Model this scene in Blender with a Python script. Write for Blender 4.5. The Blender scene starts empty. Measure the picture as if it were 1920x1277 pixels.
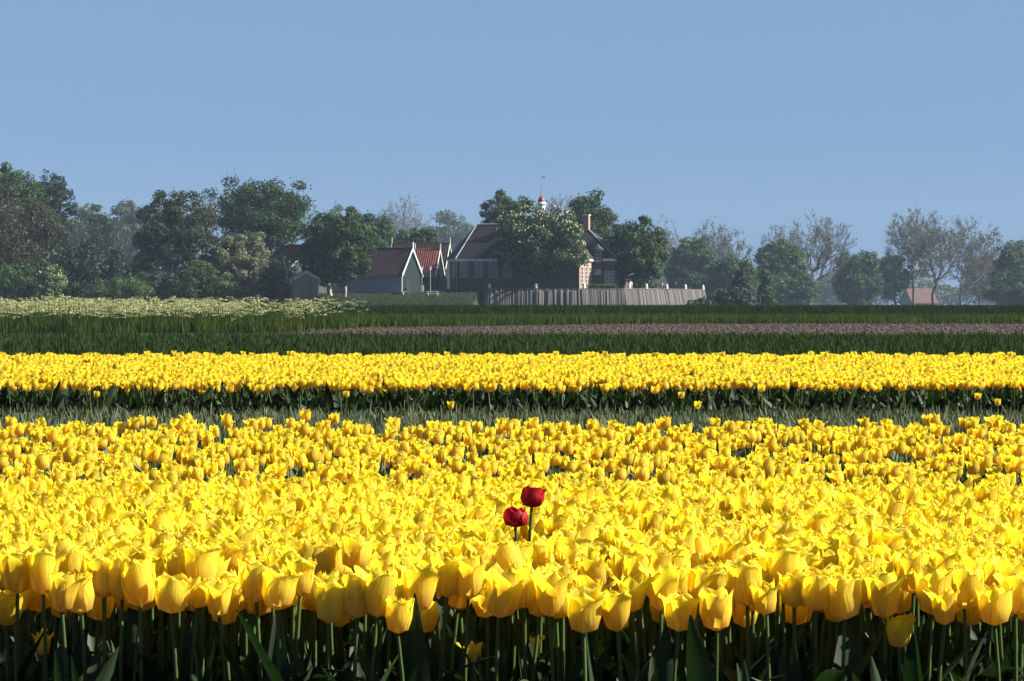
import bpy, math, random
import numpy as np
from mathutils import Vector, Matrix

random.seed(7)
rng = np.random.default_rng(11)
R = math.radians
scene = bpy.context.scene
col = scene.collection

# ------------------------------------------------------------------ camera
F = 5600.0            # focal length in photo pixels (1920 wide)
HC = 1.0              # camera height
HY = 570.0            # horizon row in the photograph
cd = bpy.data.cameras.new("camera")
cam = bpy.data.objects.new("camera", cd)
col.objects.link(cam)
cam.location = (0, 0, HC)
cd.sensor_width = 36
cd.lens = F / 1920 * 36
cam.rotation_euler = (R(90) - math.atan((638.5 - HY) / F), 0, 0)
cd.clip_start = 0.1
cd.clip_end = 5000
scene.camera = cam

# ------------------------------------------------------------------ light
SUN_EL, SUN_AZ = 35.0, 94.0      # azimuth clockwise from +Y (from straight ahead), so 87 is to the right
w = bpy.data.worlds.new("World")
scene.world = w
w.use_nodes = True
nt = w.node_tree
nt.nodes.clear()
sky = nt.nodes.new("ShaderNodeTexSky")
sky.sky_type = 'NISHITA'
sky.sun_disc = False
sky.sun_elevation = R(SUN_EL)
sky.sun_rotation = R(SUN_AZ)
sky.altitude = 0
sky.air_density = 1.0
sky.dust_density = 0.0
sky.ozone_density = 6.0
mul = nt.nodes.new("ShaderNodeVectorMath"); mul.operation = 'MULTIPLY'
# colour grade of the sky by height above the horizon (same all round)
wt = nt.nodes.new("ShaderNodeTexCoord"); ws = nt.nodes.new("ShaderNodeSeparateXYZ"); wr = nt.nodes.new("ShaderNodeValToRGB")
nt.links.new(wt.outputs['Generated'], ws.inputs[0]); nt.links.new(ws.outputs[2], wr.inputs[0])
we = wr.color_ramp.elements
while len(we) < 4: we.new(.5)
for e_, (p_, c_) in zip(we, [(0.0, (.28, .45, .89)), (.05, (.44, .53, .79)), (.105, (.655, .668, .78)), (.5, (.64, .68, .77))]):
    e_.position = p_; e_.color = (*c_, 1)
nt.links.new(wr.outputs[0], mul.inputs[1])
bg = nt.nodes.new("ShaderNodeBackground"); bg.inputs[1].default_value = 0.0455
wo = nt.nodes.new("ShaderNodeOutputWorld")
nt.links.new(sky.outputs[0], mul.inputs[0]); nt.links.new(mul.outputs[0], bg.inputs[0]); nt.links.new(bg.outputs[0], wo.inputs[0])

sl = bpy.data.lights.new("sun", 'SUN')
sl.energy = 5.0
sl.angle = R(0.5)
sl.color = (1.0, 0.95, 0.85)
sun = bpy.data.objects.new("sun", sl)
sd = Vector((math.sin(R(SUN_AZ)) * math.cos(R(SUN_EL)), math.cos(R(SUN_AZ)) * math.cos(R(SUN_EL)), math.sin(R(SUN_EL))))
sun.rotation_euler = sd.to_track_quat('Z', 'Y').to_euler()
sun.location = (30, 0, 30)
col.objects.link(sun)
scene.view_settings.view_transform = 'Standard'
scene.view_settings.look = 'None'
scene.view_settings.exposure = 1.5
scene.view_settings.gamma = 1.0
scene.render.engine = 'CYCLES'
scene.cycles.max_bounces = 7
scene.cycles.diffuse_bounces = 6
scene.cycles.transmission_bounces = 5
scene.cycles.glossy_bounces = 2
scene.cycles.use_denoising = True
scene.cycles.caustics_reflective = False

# ------------------------------------------------------------------ helpers
def P(x, y, Y):
    return Vector(((x - 960) / F * Y, Y, HC - (y - HY) / F * Y))
def PX(x, Y): return (x - 960) / F * Y
def PZ(y, Y): return HC - (y - HY) / F * Y

def tag(o, label=None, cat=None, group=None, kind=None):
    if label: o['label'] = label
    if cat: o['category'] = cat
    if group: o['group'] = group
    if kind: o['kind'] = kind
    return o
def empty(name, loc, rz=0.0, label=None, cat=None, group=None):
    o = bpy.data.objects.new(name, None)
    o.empty_display_size = 0.1
    col.objects.link(o)
    o.location = loc
    o.rotation_euler = (0, 0, rz)
    return tag(o, label, cat, group)

def np_mesh(name, V, Q, attrs=None, smooth=False, mat=None):
    me = bpy.data.meshes.new(name)
    V = np.asarray(V, np.float32); Q = np.asarray(Q, np.int32)
    k = Q.shape[1]
    me.vertices.add(len(V)); me.vertices.foreach_set('co', V.ravel())
    me.loops.add(Q.size); me.loops.foreach_set('vertex_index', Q.ravel())
    me.polygons.add(len(Q)); me.polygons.foreach_set('loop_start', np.arange(0, Q.size, k, dtype=np.int32))
    if smooth: me.polygons.foreach_set('use_smooth', np.ones(len(Q), bool))
    me.update(calc_edges=True)
    for nm, a in (attrs or {}).items():
        at = me.attributes.new(nm, 'FLOAT', 'POINT'); at.data.foreach_set('value', np.asarray(a, np.float32))
    if mat: me.materials.append(mat)
    return me
def link(name, me, parent=None, loc=None):
    o = bpy.data.objects.new(name, me)
    col.objects.link(o)
    if parent is not None: o.parent = parent
    if loc is not None: o.location = loc
    return o

class MB:
    def __init__(s): s.v = []; s.f = []
    def poly(s, pts):
        n = len(s.v); s.v += [tuple(p) for p in pts]; s.f.append(tuple(range(n, n + len(pts)))); return s
    def hexa(s, a, b):
        n = len(s.v); s.v += [tuple(p) for p in a] + [tuple(p) for p in b]
        k = len(a)
        s.f.append(tuple(n + i for i in reversed(range(k)))); s.f.append(tuple(n + k + i for i in range(k)))
        for i in range(k):
            j = (i + 1) % k
            s.f.append((n + i, n + j, n + k + j, n + k + i))
        return s
    def box(s, x0, x1, y0, y1, z0, z1):
        return s.hexa([(x0, y0, z0), (x1, y0, z0), (x1, y1, z0), (x0, y1, z0)], [(x0, y0, z1), (x1, y0, z1), (x1, y1, z1), (x0, y1, z1)])
    def tube(s, p, q, r0, r1=None, k=8):
        r1 = r0 if r1 is None else r1
        p = Vector(p); q = Vector(q); d = (q - p).normalized()
        a = d.orthogonal().normalized(); b = d.cross(a)
        A = [p + a * math.cos(t) * r0 + b * math.sin(t) * r0 for t in [2 * math.pi * i / k for i in range(k)]]
        B = [q + a * math.cos(t) * r1 + b * math.sin(t) * r1 for t in [2 * math.pi * i / k for i in range(k)]]
        return s.hexa(A, B)
    def lathe(s, prof, k=10, c=(0, 0, 0)):
        n = len(s.v)
        for r, z in prof:
            for i in range(k):
                t = 2 * math.pi * (i + .5) / k
                s.v.append((c[0] + r * math.cos(t), c[1] + r * math.sin(t), c[2] + z))
        for j in range(len(prof) - 1):
            for i in range(k):
                s.f.append((n + j * k + i, n + j * k + (i + 1) % k, n + (j + 1) * k + (i + 1) % k, n + (j + 1) * k + i))
        s.f.append(tuple(n + i for i in reversed(range(k)))); m = n + (len(prof) - 1) * k; s.f.append(tuple(m + i for i in range(k)))
        return s
    def build(s, name, mat, parent=None, loc=None, smooth=False):
        me = bpy.data.meshes.new(name)
        me.from_pydata(s.v, [], s.f)
        if smooth:
            for p in me.polygons: p.use_smooth = True
        me.update(); me.materials.append(mat)
        return link(name, me, parent, loc)

def mat_new(name):
    m = bpy.data.materials.new(name); m.use_nodes = True
    n = m.node_tree; n.nodes.clear()
    out = n.nodes.new("ShaderNodeOutputMaterial")
    return m, n, out
def N(n, t, **kw):
    x = n.nodes.new(t)
    for k, v in kw.items(): setattr(x, k, v)
    return x
def ramp(n, src, stops):
    r = n.nodes.new("ShaderNodeValToRGB")
    el = r.color_ramp.elements
    while len(el) < len(stops): el.new(0.5)
    for e, (p, c) in zip(el, stops): e.position = p; e.color = (*c, 1)
    n.links.new(src, r.inputs[0]); return r.outputs[0]
def solid(name, c1, c2=None, scale=3.0, rough=0.8, detail=4.0, bump=0.0, stretch=None, spec=0.3):
    m, n, out = mat_new(name)
    b = N(n, "ShaderNodeBsdfPrincipled"); b.inputs['Roughness'].default_value = rough
    b.inputs['Specular IOR Level'].default_value = spec
    c2 = c2 or tuple(v * .7 for v in c1)
    tc = N(n, "ShaderNodeTexCoord"); mp = N(n, "ShaderNodeMapping")
    if stretch: mp.inputs['Scale'].default_value = stretch
    nz = N(n, "ShaderNodeTexNoise"); nz.inputs['Scale'].default_value = scale; nz.inputs['Detail'].default_value = detail
    n.links.new(tc.outputs['Object'], mp.inputs[0]); n.links.new(mp.outputs[0], nz.inputs[0])
    n.links.new(ramp(n, nz.outputs[0], [(0.3, c1), (0.7, c2)]), b.inputs['Base Color'])
    if bump:
        bp = N(n, "ShaderNodeBump"); bp.inputs['Strength'].default_value = bump; bp.inputs['Distance'].default_value = 0.05
        n.links.new(nz.outputs[0], bp.inputs['Height']); n.links.new(bp.outputs[0], b.inputs['Normal'])
    n.links.new(b.outputs[0], out.inputs[0])
    return m
def brick(name, c1, c2, mortar, rough=0.85):
    m, n, out = mat_new(name)
    b = N(n, "ShaderNodeBsdfPrincipled"); b.inputs['Roughness'].default_value = rough
    tc = N(n, "ShaderNodeTexCoord"); sp = N(n, "ShaderNodeSeparateXYZ"); cb = N(n, "ShaderNodeCombineXYZ"); ad = N(n, "ShaderNodeMath")
    n.links.new(tc.outputs['Object'], sp.inputs[0]); n.links.new(sp.outputs[0], ad.inputs[0]); n.links.new(sp.outputs[1], ad.inputs[1])
    n.links.new(ad.outputs[0], cb.inputs[0]); n.links.new(sp.outputs[2], cb.inputs[1])
    bt = N(n, "ShaderNodeTexBrick"); bt.inputs['Scale'].default_value = 1.0
    bt.inputs['Brick Width'].default_value = .42; bt.inputs['Row Height'].default_value = .14; bt.inputs['Mortar Size'].default_value = .012
    bt.inputs['Color1'].default_value = (*c1, 1); bt.inputs['Color2'].default_value = (*c2, 1); bt.inputs['Mortar'].default_value = (*mortar, 1)
    n.links.new(cb.outputs[0], bt.inputs[0])
    nz = N(n, "ShaderNodeTexNoise"); nz.inputs['Scale'].default_value = 1.3; nz.inputs['Detail'].default_value = 5
    n.links.new(tc.outputs['Object'], nz.inputs[0])
    mx = N(n, "ShaderNodeMix", data_type='RGBA', blend_type='MULTIPLY'); mx.inputs[0].default_value = .8
    n.links.new(bt.outputs[0], mx.inputs[6]); n.links.new(ramp(n, nz.outputs[0], [(.3, (.62, .62, .62)), (.7, (1, 1, 1))]), mx.inputs[7])
    n.links.new(mx.outputs[2], b.inputs['Base Color']); n.links.new(b.outputs[0], out.inputs[0])
    return m
def leafmat(name, dark, light, transl=0.3, rough=0.6, spec=0.25, tcol=None, vein=False):
    """pigment from the per-leaf 'tint' attribute, plus per-object random"""
    m, n, out = mat_new(name)
    at = N(n, "ShaderNodeAttribute"); at.attribute_name = 'tint'
    oi = N(n, "ShaderNodeObjectInfo")
    mm = N(n, "ShaderNodeMath", operation='MULTIPLY_ADD'); mm.inputs[1].default_value = 0.35; mm.inputs[2].default_value = -0.17
    n.links.new(oi.outputs['Random'], mm.inputs[0])
    ad = N(n, "ShaderNodeMath", operation='ADD'); n.links.new(at.outputs['Fac'], ad.inputs[0]); n.links.new(mm.outputs[0], ad.inputs[1])
    c = ramp(n, ad.outputs[0], [(0.0, dark), (1.0, light)])
    b = N(n, "ShaderNodeBsdfPrincipled"); b.inputs['Roughness'].default_value = rough; b.inputs['Specular IOR Level'].default_value = spec
    t = N(n, "ShaderNodeBsdfTranslucent")
    n.links.new(c, b.inputs['Base Color'])
    mx = N(n, "ShaderNodeMix", data_type='RGBA', blend_type='MULTIPLY'); mx.inputs[0].default_value = 1.0
    mx.inputs[7].default_value = (*(tcol or (1.3, 1.5, .6)), 1)
    n.links.new(c, mx.inputs[6]); n.links.new(mx.outputs[2], t.inputs[0])
    ms = N(n, "ShaderNodeMixShader"); ms.inputs[0].default_value = transl
    n.links.new(b.outputs[0], ms.inputs[1]); n.links.new(t.outputs[0], ms.inputs[2]); n.links.new(ms.outputs[0], out.inputs[0])
    return m

# ------------------------------------------------------------------ terrain and ground
def sstep(a, b, x):
    t = min(1, max(0, (x - a) / (b - a))); return t * t * (3 - 2 * t)
def wall_path():
    pts = [(893, 401), (912, 392), (1000, 392), (1090, 392.5), (1170, 394), (1215, 398), (1255, 405), (1290, 414), (1322, 426)]
    return [(PX(x, Y), Y) for x, Y in pts]
WP = wall_path()
def wall_Y(X):
    for (x0, y0), (x1, y1) in zip(WP[1:], WP[2:]):
        if x0 <= X <= x1: return y0 + (y1 - y0) * (X - x0) / (x1 - x0)
    return WP[1][1] if X < WP[1][0] else WP[-1][1]
def hill(X, Y):
    """height of the old island mound behind the fields"""
    side = sstep(-33, -26, X) * (1 - sstep(26, 31, X))
    back = 1 - sstep(470, 500, Y)
    if X < -4.7:
        h = float(np.interp(Y, [352, 362, 371, 388, 398, 420], [0, .45, 1.6, 2.25, 2.75, 2.8]))
    else:
        wy = wall_Y(X)
        h = 2.75 * sstep(wy + .4, wy + 1.2, Y)
    return h * side * back

M_ground = solid('field_ground', (.030, .045, .014), (.055, .06, .022), .25, .95)
M_bed = solid('bed_soil', (.030, .022, .015), (.055, .042, .03), 30, .95, bump=.8)
M_soil = solid('bare_soil', (.064, .040, .029), (.036, .023, .017), 2.2, .95, 8, bump=.9, stretch=(1, .35, 1))
M_grassland = solid('mound_grass', (.012, .020, .008), (.026, .040, .014), .25, .95, 8, bump=1.0)  # dimmed, the shade over the lawn is put into the colour
M_path = solid('path_gravel', (.30, .26, .21), (.2, .17, .14), 1.2, .95)
MB().poly([(-700, -40, 0), (700, -40, 0), (700, 1500, 0), (-700, 1500, 0)]).build('ground', M_ground)['kind'] = 'structure'
MB().poly([(-16, 3, .004), (16, 3, .004), (16, 76, .004), (-16, 76, .004)]).build('bed_soil', M_bed)['kind'] = 'structure'
mb = MB()
left = [(-7, 76), (-7.5, 88), (-8.5, 100), (-9.5, 113), (-8.2, 121), (-5, 127), (-1.5, 134), (3, 142), (8, 150), (10, 150)]
mb.poly([(x, y, .008) for x, y in left] + [(60, 150, .008), (60, 76, .008)])
mb.build('soil_strip', M_soil)['kind'] = 'structure'
# mound
xs = np.arange(-36, 34, 1.0); ys = np.concatenate([np.arange(350, 430, .8), np.arange(430, 505, 5)])
V = [(x, y, hill(x, y) - .02 * (hill(x, y) < .01) + .0) for y in ys for x in xs]
Q = [(j * len(xs) + i, j * len(xs) + i + 1, (j + 1) * len(xs) + i + 1, (j + 1) * len(xs) + i) for j in range(len(ys) - 1) for i in range(len(xs) - 1)]
o = link('mound', np_mesh('mound', V, Q, smooth=True, mat=M_grassland)); o['kind'] = 'structure'
# path on the mound
mb = MB(); xs2 = np.linspace(PX(735, 384), PX(897, 392), 26)
def pathY(X):
    t = (X - xs2[0]) / (xs2[-1] - xs2[0]); return 381.5 + 9 * t
row = [[(x, pathY(x) + d, hill(x, pathY(x) + d) + .03) for d in (0, 1.2, 2.4, 3.6)] for x in xs2]
for a, b in zip(row, row[1:]):
    for k in range(3): mb.poly([a[k], b[k], b[k + 1], a[k + 1]])
mb.build('path', M_path)['kind'] = 'structure'

# ------------------------------------------------------------------ haze
def haze():
    m = bpy.data.materials.new('haze_air'); m.use_nodes = True
    n = m.node_tree; n.nodes.clear()
    v = N(n, "ShaderNodeVolumePrincipled"); v.inputs['Color'].default_value = (.60, .80, 1.0, 1); v.inputs['Density'].default_value = HAZE
    v.inputs['Anisotropy'].default_value = 0.0
    out = N(n, "ShaderNodeOutputMaterial"); n.links.new(v.outputs[0], out.inputs['Volume'])
    MB().box(-720, 720, -60, 1520, -1, 50).build('haze', m)['kind'] = 'stuff'
HAZE = 0.00011
haze()

# ------------------------------------------------------------------ buildings
M = {
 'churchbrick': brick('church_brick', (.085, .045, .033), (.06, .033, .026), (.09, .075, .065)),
 'litbrick': brick('warm_sunlit_brick', (.36, .19, .13), (.27, .14, .10), (.42, .36, .30)),  # lighter copy of the church brick, sunlight put into its colour
 'slate': solid('church_tiles', (.019, .017, .018), (.030, .026, .026), 2, .6, 8, stretch=(1, 1, 3)),
 'redtile': solid('red_tiles', (.24, .060, .042), (.13, .035, .028), 3, .75, 8),
 'darktile': solid('dark_red_tiles', (.045, .019, .019), (.03, .014, .015), 3, .75, 8),
 'white': solid('white_paint', (.66, .65, .62), (.52, .51, .49), 1.5, .5),
 'grey': solid('grey_board', (.085, .095, .10), (.06, .07, .078), 2, .7, stretch=(1, 1, 6)),
 'bluegrey': solid('blue_grey_board', (.24, .30, .33), (.17, .22, .25), 1, .6, stretch=(.6, .6, 6)),
 'green': solid('dark_green_board', (.004, .014, .011), (.003, .010, .009), 2, .6, stretch=(4, 4, .5)),
 'plinth': brick('plinth_brick', (.08, .045, .04), (.05, .03, .028), (.1, .09, .08)),
 'shedbrick': brick('shed_brick', (.38, .25, .18), (.28, .19, .14), (.16, .14, .12)),
 'black': solid('black_paint', (.015, .016, .017), (.02, .02, .022), 3, .5),
 'glass': solid('window_glass', (.02, .028, .035), (.03, .04, .05), 1, .12, spec=.6),
 'bargrey': solid('painted_bars', (.42, .46, .48), (.34, .38, .40), 2, .5),
 'dome': solid('red_dome', (.24, .045, .06), (.18, .03, .04), 3, .45),
 'lead': solid('lead_grey', (.30, .32, .35), (.24, .26, .28), 2, .5),
 'gold': solid('gilded', (.75, .48, .16), (.6, .36, .1), 3, .4),
 'planks': None,
 'stone': solid('pale_stone', (.62, .58, .5), (.45, .42, .36), 3, .8),
 'metal': solid('dark_metal', (.10, .11, .12), (.07, .08, .08), 4, .4),
 'orange': solid('orange_tiles', (.075, .032, .026), (.055, .024, .020), .8, .7, 6),
}
def oriented(name, corner, th, label, cat, group=None):
    return empty(name, corner, R(th), label, cat, group)

def window(parent, x, z, w_, h_, face='front', u0=0, arch=False, cols=4, rows=6, bars='bargrey', name='window', y=0.0):
    """window set in the wall plane y (front) or x=u0 (right end), pane recessed"""
    fr = MB(); t = .07; d = .05
    def B(mb_, a0, a1, z0, z1, o0, o1):
        if face == 'front': mb_.box(a0, a1, y - o1, y - o0, z0, z1)
        else: mb_.box(u0 + o0, u0 + o1, a0, a1, z0, z1)
    hh = h_ - (w_ / 2 if arch else 0)
    B(fr, x - w_/2 - t, x - w_/2, z, z + hh, .0, .06); B(fr, x + w_/2, x + w_/2 + t, z, z + hh, .0, .06)
    B(fr, x - w_/2 - t, x + w_/2 + t, z - .12, z, .0, .10)
    if arch:
        K = 8
        for i in range(K):
            a0 = math.pi * i / K; a1 = math.pi * (i + 1) / K; r0 = w_/2; r1 = w_/2 + t
            q = [(x + r * math.cos(a), z + hh + r * math.sin(a)) for r, a in ((r0, a0), (r1, a0), (r1, a1), (r0, a1))]
            fr.hexa([(p[0], y - .06, p[1]) for p in q], [(p[0], y, p[1]) for p in q])
    else:
        B(fr, x - w_/2 - t, x + w_/2 + t, z + hh, z + hh + t, .0, .06)
    W_ = fr.build(name, M[bars], parent)
    pn = MB()
    if arch:
        pts = [(x - w_/2, z), (x + w_/2, z)] + [(x + w_/2 * math.cos(a), z + hh + w_/2 * math.sin(a)) for a in [math.pi * i / 8 for i in range(9)]]
        pn.hexa([(p[0], y - .012, p[1]) for p in pts], [(p[0], y - .003, p[1]) for p in pts])
    else: B(pn, x - w_/2, x + w_/2, z, z + hh, .003, .012)
    pn.build('pane', M['glass'], W_)
    br = MB(); b = .028
    for i in range(1, cols):
        xx = x - w_/2 + w_ * i / cols
        top = z + hh + (math.sqrt(max(0, (w_/2)**2 - (xx - x)**2)) if arch else 0)
        B(br, xx - b, xx + b, z, top, .013, .045)
    for j in range(1, rows):
        zz = z + h_ * j / rows
        half = w_/2 if zz <= z + hh else math.sqrt(max(.0001, (w_/2)**2 - (zz - z - hh)**2))
        B(br, x - half, x + half, zz - b, zz + b, .013, .040)
    br.build('glazing_bars', M[bars], W_)
    return W_

# --- church
TH = -16
Yc = 400
org = P(858, 541, Yc); g0 = 2.5
church = oriented('brick_church', (org.x, Yc, 0), TH, 'long dark brick church with hipped tile roof and white eaves behind the flowering chestnut', 'church')
L, W = 16.8, 7.0
ze, zr = PZ(490, Yc), PZ(421, 404)
out2 = [(0, 0), (L, 0), (L, W), (0, W), (-1.9, W - 2.6), (-1.9, 2.6)]
mb = MB(); mb.hexa([(x, y, g0) for x, y in out2], [(x, y, ze) for x, y in out2])
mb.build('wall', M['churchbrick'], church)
# right end wall skin in lighter brick, sunlight put into its colour
MB().box(L + .002, L + .06, -.02, W + .02, g0, ze).build('end_wall', M['litbrick'], church)['label'] = 'brick end wall with sunlight put into its colour, white windows'
e = .35
ev = [(-.12, -e), (L + e, -e), (L + e, W + e), (-.12, W + e), (-1.9 - e, W - 2.5), (-1.9 - e, 2.5)]
mb = MB(); mb.hexa([(x, y, ze) for x, y in ev], [(x, y, ze + .32) for x, y in ev]); mb.build('cornice', M['white'], church)
z1 = ze + .322
e2 = [(x * 1.0 + (0.06 if x > 0 else -.06), y + (-.06 if y < W/2 else .06), z1) for x, y in ev]
rl, rr = (1.65, W/2, zr), (13.2, W/2, zr)
mb = MB()
mb.poly([e2[0], e2[1], rr, rl]); mb.poly([e2[1], e2[2], rr]); mb.poly([e2[2], e2[3], rl, rr])
mb.poly([e2[3], e2[4], rl]); mb.poly([e2[4], e2[5], rl]); mb.poly([e2[5], e2[0], rl])
roof = mb.build('roof', M['slate'], church)
mb = MB()
for a, b in ((e2[0], rl), (e2[5], rl), (rl, rr), (rr, e2[1])): mb.tube(a, b, .09, .09, 6)
mb.build('ridge_cap', M['lead'], roof)
# horizontal tile courses of the front slope, joined
mb = MB()
nco = 26
for i in range(1, nco):
    t = i / nco
    a = Vector(e2[0]).lerp(Vector(rl), t); b = Vector(e2[1]).lerp(Vector(rr), t)
    nrm = Vector((0, -.72, .69)); mb.hexa([a, b, b + nrm * .035, a + nrm * .035], [a + Vector((0, .16, .17)), b + Vector((0, .16, .17)), b + Vector((0, .16, .175)), a + Vector((0, .16, .175))])
c_ = mb.build('tile_courses', M['slate'], roof); c_['kind'] = 'stuff'
for xp in (870.6, 898.6, 926.5, 954.5):
    u = (xp - 858) / 14 / .985
    window(church, u, PZ(518.5, Yc) , 1.0, 2.05, arch=True, cols=4, rows=8)
for v in (1.3, 3.5, 5.7):
    window(church, v, 3.3, 1.05, 2.6, face='end', u0=L + .06, cols=2, rows=5, bars='white')
# narrow window on the left facet
ang = math.atan2(2.6, -1.9)
fx = empty('facet', (0, 0, 0)); fx.parent = church
bpy.data.objects.remove(fx)
fw = MB()
d1 = Vector((-1.9, 2.6, 0)).normalized(); nn = Vector((-d1.y, d1.x, 0)); nn = -nn if nn.x > 0 else nn
for (t0, t1, z0_, z1_) in ((1.05, 1.15, 4.7, 6.6), (1.95, 2.05, 4.7, 6.6), (1.15, 1.95, 4.6, 4.7), (1.15, 1.95, 6.5, 6.6), (1.5, 1.58, 4.7, 6.5), (1.15, 1.5, 5.3, 5.38), (1.58, 1.95, 5.3, 5.38)):
    a, b = d1 * t0, d1 * t1
    fw.hexa([a + nn * .002 + Vector((0, 0, z0_)), b + nn * .002 + Vector((0, 0, z0_)), b + nn * .05 + Vector((0, 0, z0_)), a + nn * .05 + Vector((0, 0, z0_))],
            [a + nn * .002 + Vector((0, 0, z1_)), b + nn * .002 + Vector((0, 0, z1_)), b + nn * .05 + Vector((0, 0, z1_)), a + nn * .05 + Vector((0, 0, z1_))])
fwo = fw.build('window', M['white'], church)
a, b = d1 * 1.15, d1 * 1.95
MB().hexa([a + nn * .003 + Vector((0, 0, 4.7)), b + nn * .003 + Vector((0, 0, 4.7)), b + nn * .015 + Vector((0, 0, 4.7)), a + nn * .015 + Vector((0, 0, 4.7))],
          [a + nn * .003 + Vector((0, 0, 6.5)), b + nn * .003 + Vector((0, 0, 6.5)), b + nn * .015 + Vector((0, 0, 6.5)), a + nn * .015 + Vector((0, 0, 6.5))]).build('pane', M['glass'], fwo)
MB().tube((-.1, -.1, g0), (-.1, -.1, ze), .06).build('downpipe', M['lead'], church)
# belfry
ux = 10.7
zl = zr - .6; zt_ = 14.75
lan = MB().lathe([(.66, 0), (.66, .9), (.52, 1.0), (.50, zt_ - zl - .45), (.66, zt_ - zl - .40), (.67, zt_ - zl - .30), (.44, zt_ - zl)], 8, (ux, W/2, zl)).build('bell_turret', M['white'], church)
mb = MB()
for i in range(8):
    t = 2 * math.pi * (i + 0) / 8; r = .51 * math.cos(math.pi / 8) + .01
    c, s_ = math.cos(t), math.sin(t)
    for (h0, h1, wd) in ((1.5, 2.6, .13), (2.6, 2.75, .08)):
        A = [(ux + c * (r + o_) - s_ * k, W/2 + s_ * (r + o_) + c * k, zl + h0) for o_, k in ((0, -wd), (0, wd), (.02, wd), (.02, -wd))]
        B = [(p[0], p[1], zl + h1) for p in A]; mb.hexa(A, B)
mb.build('louvre', M['black'], lan)
MB().lathe([(.50, 0), (.49, .12), (.43, .32), (.30, .55), (.14, .72), (.07, .80)], 12, (ux, W/2, zt_ - .03)).build('dome', M['dome'], church, smooth=True)
sp = MB().lathe([(.11, 0), (.09, .5), (.12, .55), (.06, .6), (.045, 1.25), (.11, 1.32), (.11, 1.40), (.025, 1.48), (.025, 2.75)], 8, (ux, W/2, zt_ + .74)).build('spire', M['lead'], church)
zv = zt_ + 3.2
MB().hexa([(ux + .03, W/2 - .01, zv), (ux + .42, W/2 - .01, zv - .1), (ux + .45, W/2 - .01, zv + .12), (ux + .2, W/2 - .01, zv + .12)],
          [(ux + .03, W/2 + .01, zv), (ux + .42, W/2 + .01, zv - .1), (ux + .45, W/2 + .01, zv + .12), (ux + .2, W/2 + .01, zv + .12)]).build('weather_vane', M['gold'], sp)

# --- parsonage wing
wing = oriented('brick_house', (org.x, Yc, 0), TH, 'dark brick house with hipped roof, chimney and tall dormer door, right of the chestnut', 'house')
x0, x1, y0, y1 = 10.0, 19.9, 7.3, 15.1
zew = PZ(491, 410)
mb = MB().box(x0, x1, y0, y1, g0, zew); mb.build('wall', M['churchbrick'], wing)
MB().box(x0 - .3, x1 + .3, y0 - .3, y1 + .3, zew, zew + .3).build('cornice', M['white'], wing)
zrw = PZ(424, 412); ra, rb = (12.2, 11.2, zrw), (14.6, 11.2, zrw)
c4 = [(x0 - .36, y0 - .36, zew + .302), (x1 + .36, y0 - .36, zew + .302), (x1 + .36, y1 + .36, zew + .302), (x0 - .36, y1 + .36, zew + .302)]
mb = MB(); mb.poly([c4[0], c4[1], rb, ra]); mb.poly([c4[1], c4[2], rb]); mb.poly([c4[2], c4[3], ra, rb]); mb.poly([c4[3], c4[0], ra])
wr = mb.build('roof', M['slate'], wing)
mb = MB(); mb.tube(ra, rb, .12, .12, 6); mb.tube(rb, c4[1], .1, .1, 6); mb.build('ridge_cap', M['lead'], wr)
for i, (cx_, cy_) in enumerate(((15.0, 10.9), (12.6, 10.9))):
    ch = MB().box(cx_ - .38, cx_ + .38, cy_ - .45, cy_ + .45, zrw - 1.6, zrw + (1.25 if i == 0 else .9)).build('chimney', M['litbrick'], wr)
    zt = zrw + (1.25 if i == 0 else .9)
    MB().box(cx_ - .45, cx_ + .45, cy_ - .52, cy_ + .52, zt, zt + .16).build('chimney_cap', M['white'], ch)
# entrance bay
bx0, bx1 = 17.0, 18.2
zb = PZ(470, 409)
bay = MB().box(bx0, bx1, y0 - .35, y0 + 2.2, g0, zb).build('entrance_bay', M['churchbrick'], wing)
MB().hexa([(bx0 - .12, y0 - .42, zb), (bx1 + .12, y0 - .42, zb), ((bx0 + bx1) / 2, y0 - .42, zb + .62)], [(bx0 - .12, y0 + 2.6, zb), (bx1 + .12, y0 + 2.6, zb), ((bx0 + bx1) / 2, y0 + 2.6, zb + .62)]).build('dormer_roof', M['lead'], wing)
MB().hexa([(bx0 + .3, y0 - .5, zb + .04), (bx1 - .3, y0 - .5, zb + .04), ((bx0 + bx1) / 2 + .15, y0 - .5, zb + .75), ((bx0 + bx1) / 2 - .15, y0 - .5, zb + .75)],
          [(bx0 + .3, y0 - .43, zb + .04), (bx1 - .3, y0 - .43, zb + .04), ((bx0 + bx1) / 2 + .15, y0 - .43, zb + .75), ((bx0 + bx1) / 2 - .15, y0 - .43, zb + .75)]).build('pediment_ornament', M['gold'], wing)
window(wing, (bx0 + bx1) / 2, PZ(491, 409), .62, 1.3, cols=2, rows=3, bars='bargrey', y=y0 - .35)
window(wing, (bx0 + bx1) / 2 - .05, PZ(514.5, 409), .66, .5, cols=2, rows=2, bars='white', y=y0 - .35)
dr = MB().box(bx0 + .25, bx1 - .35, y0 - .40, y0 - .352, g0 + .1, PZ(516, 409)).build('door', M['black'], wing)
MB().box(bx1 - .55, bx1 - .48, y0 - .45, y0 - .40, 3.6, 3.72).build('handle', M['gold'], dr)
for u in (18.75, 19.5):
    window(wing, u, 3.3, .5, 2.05, cols=2, rows=5, bars='bargrey', y=y0)

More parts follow.
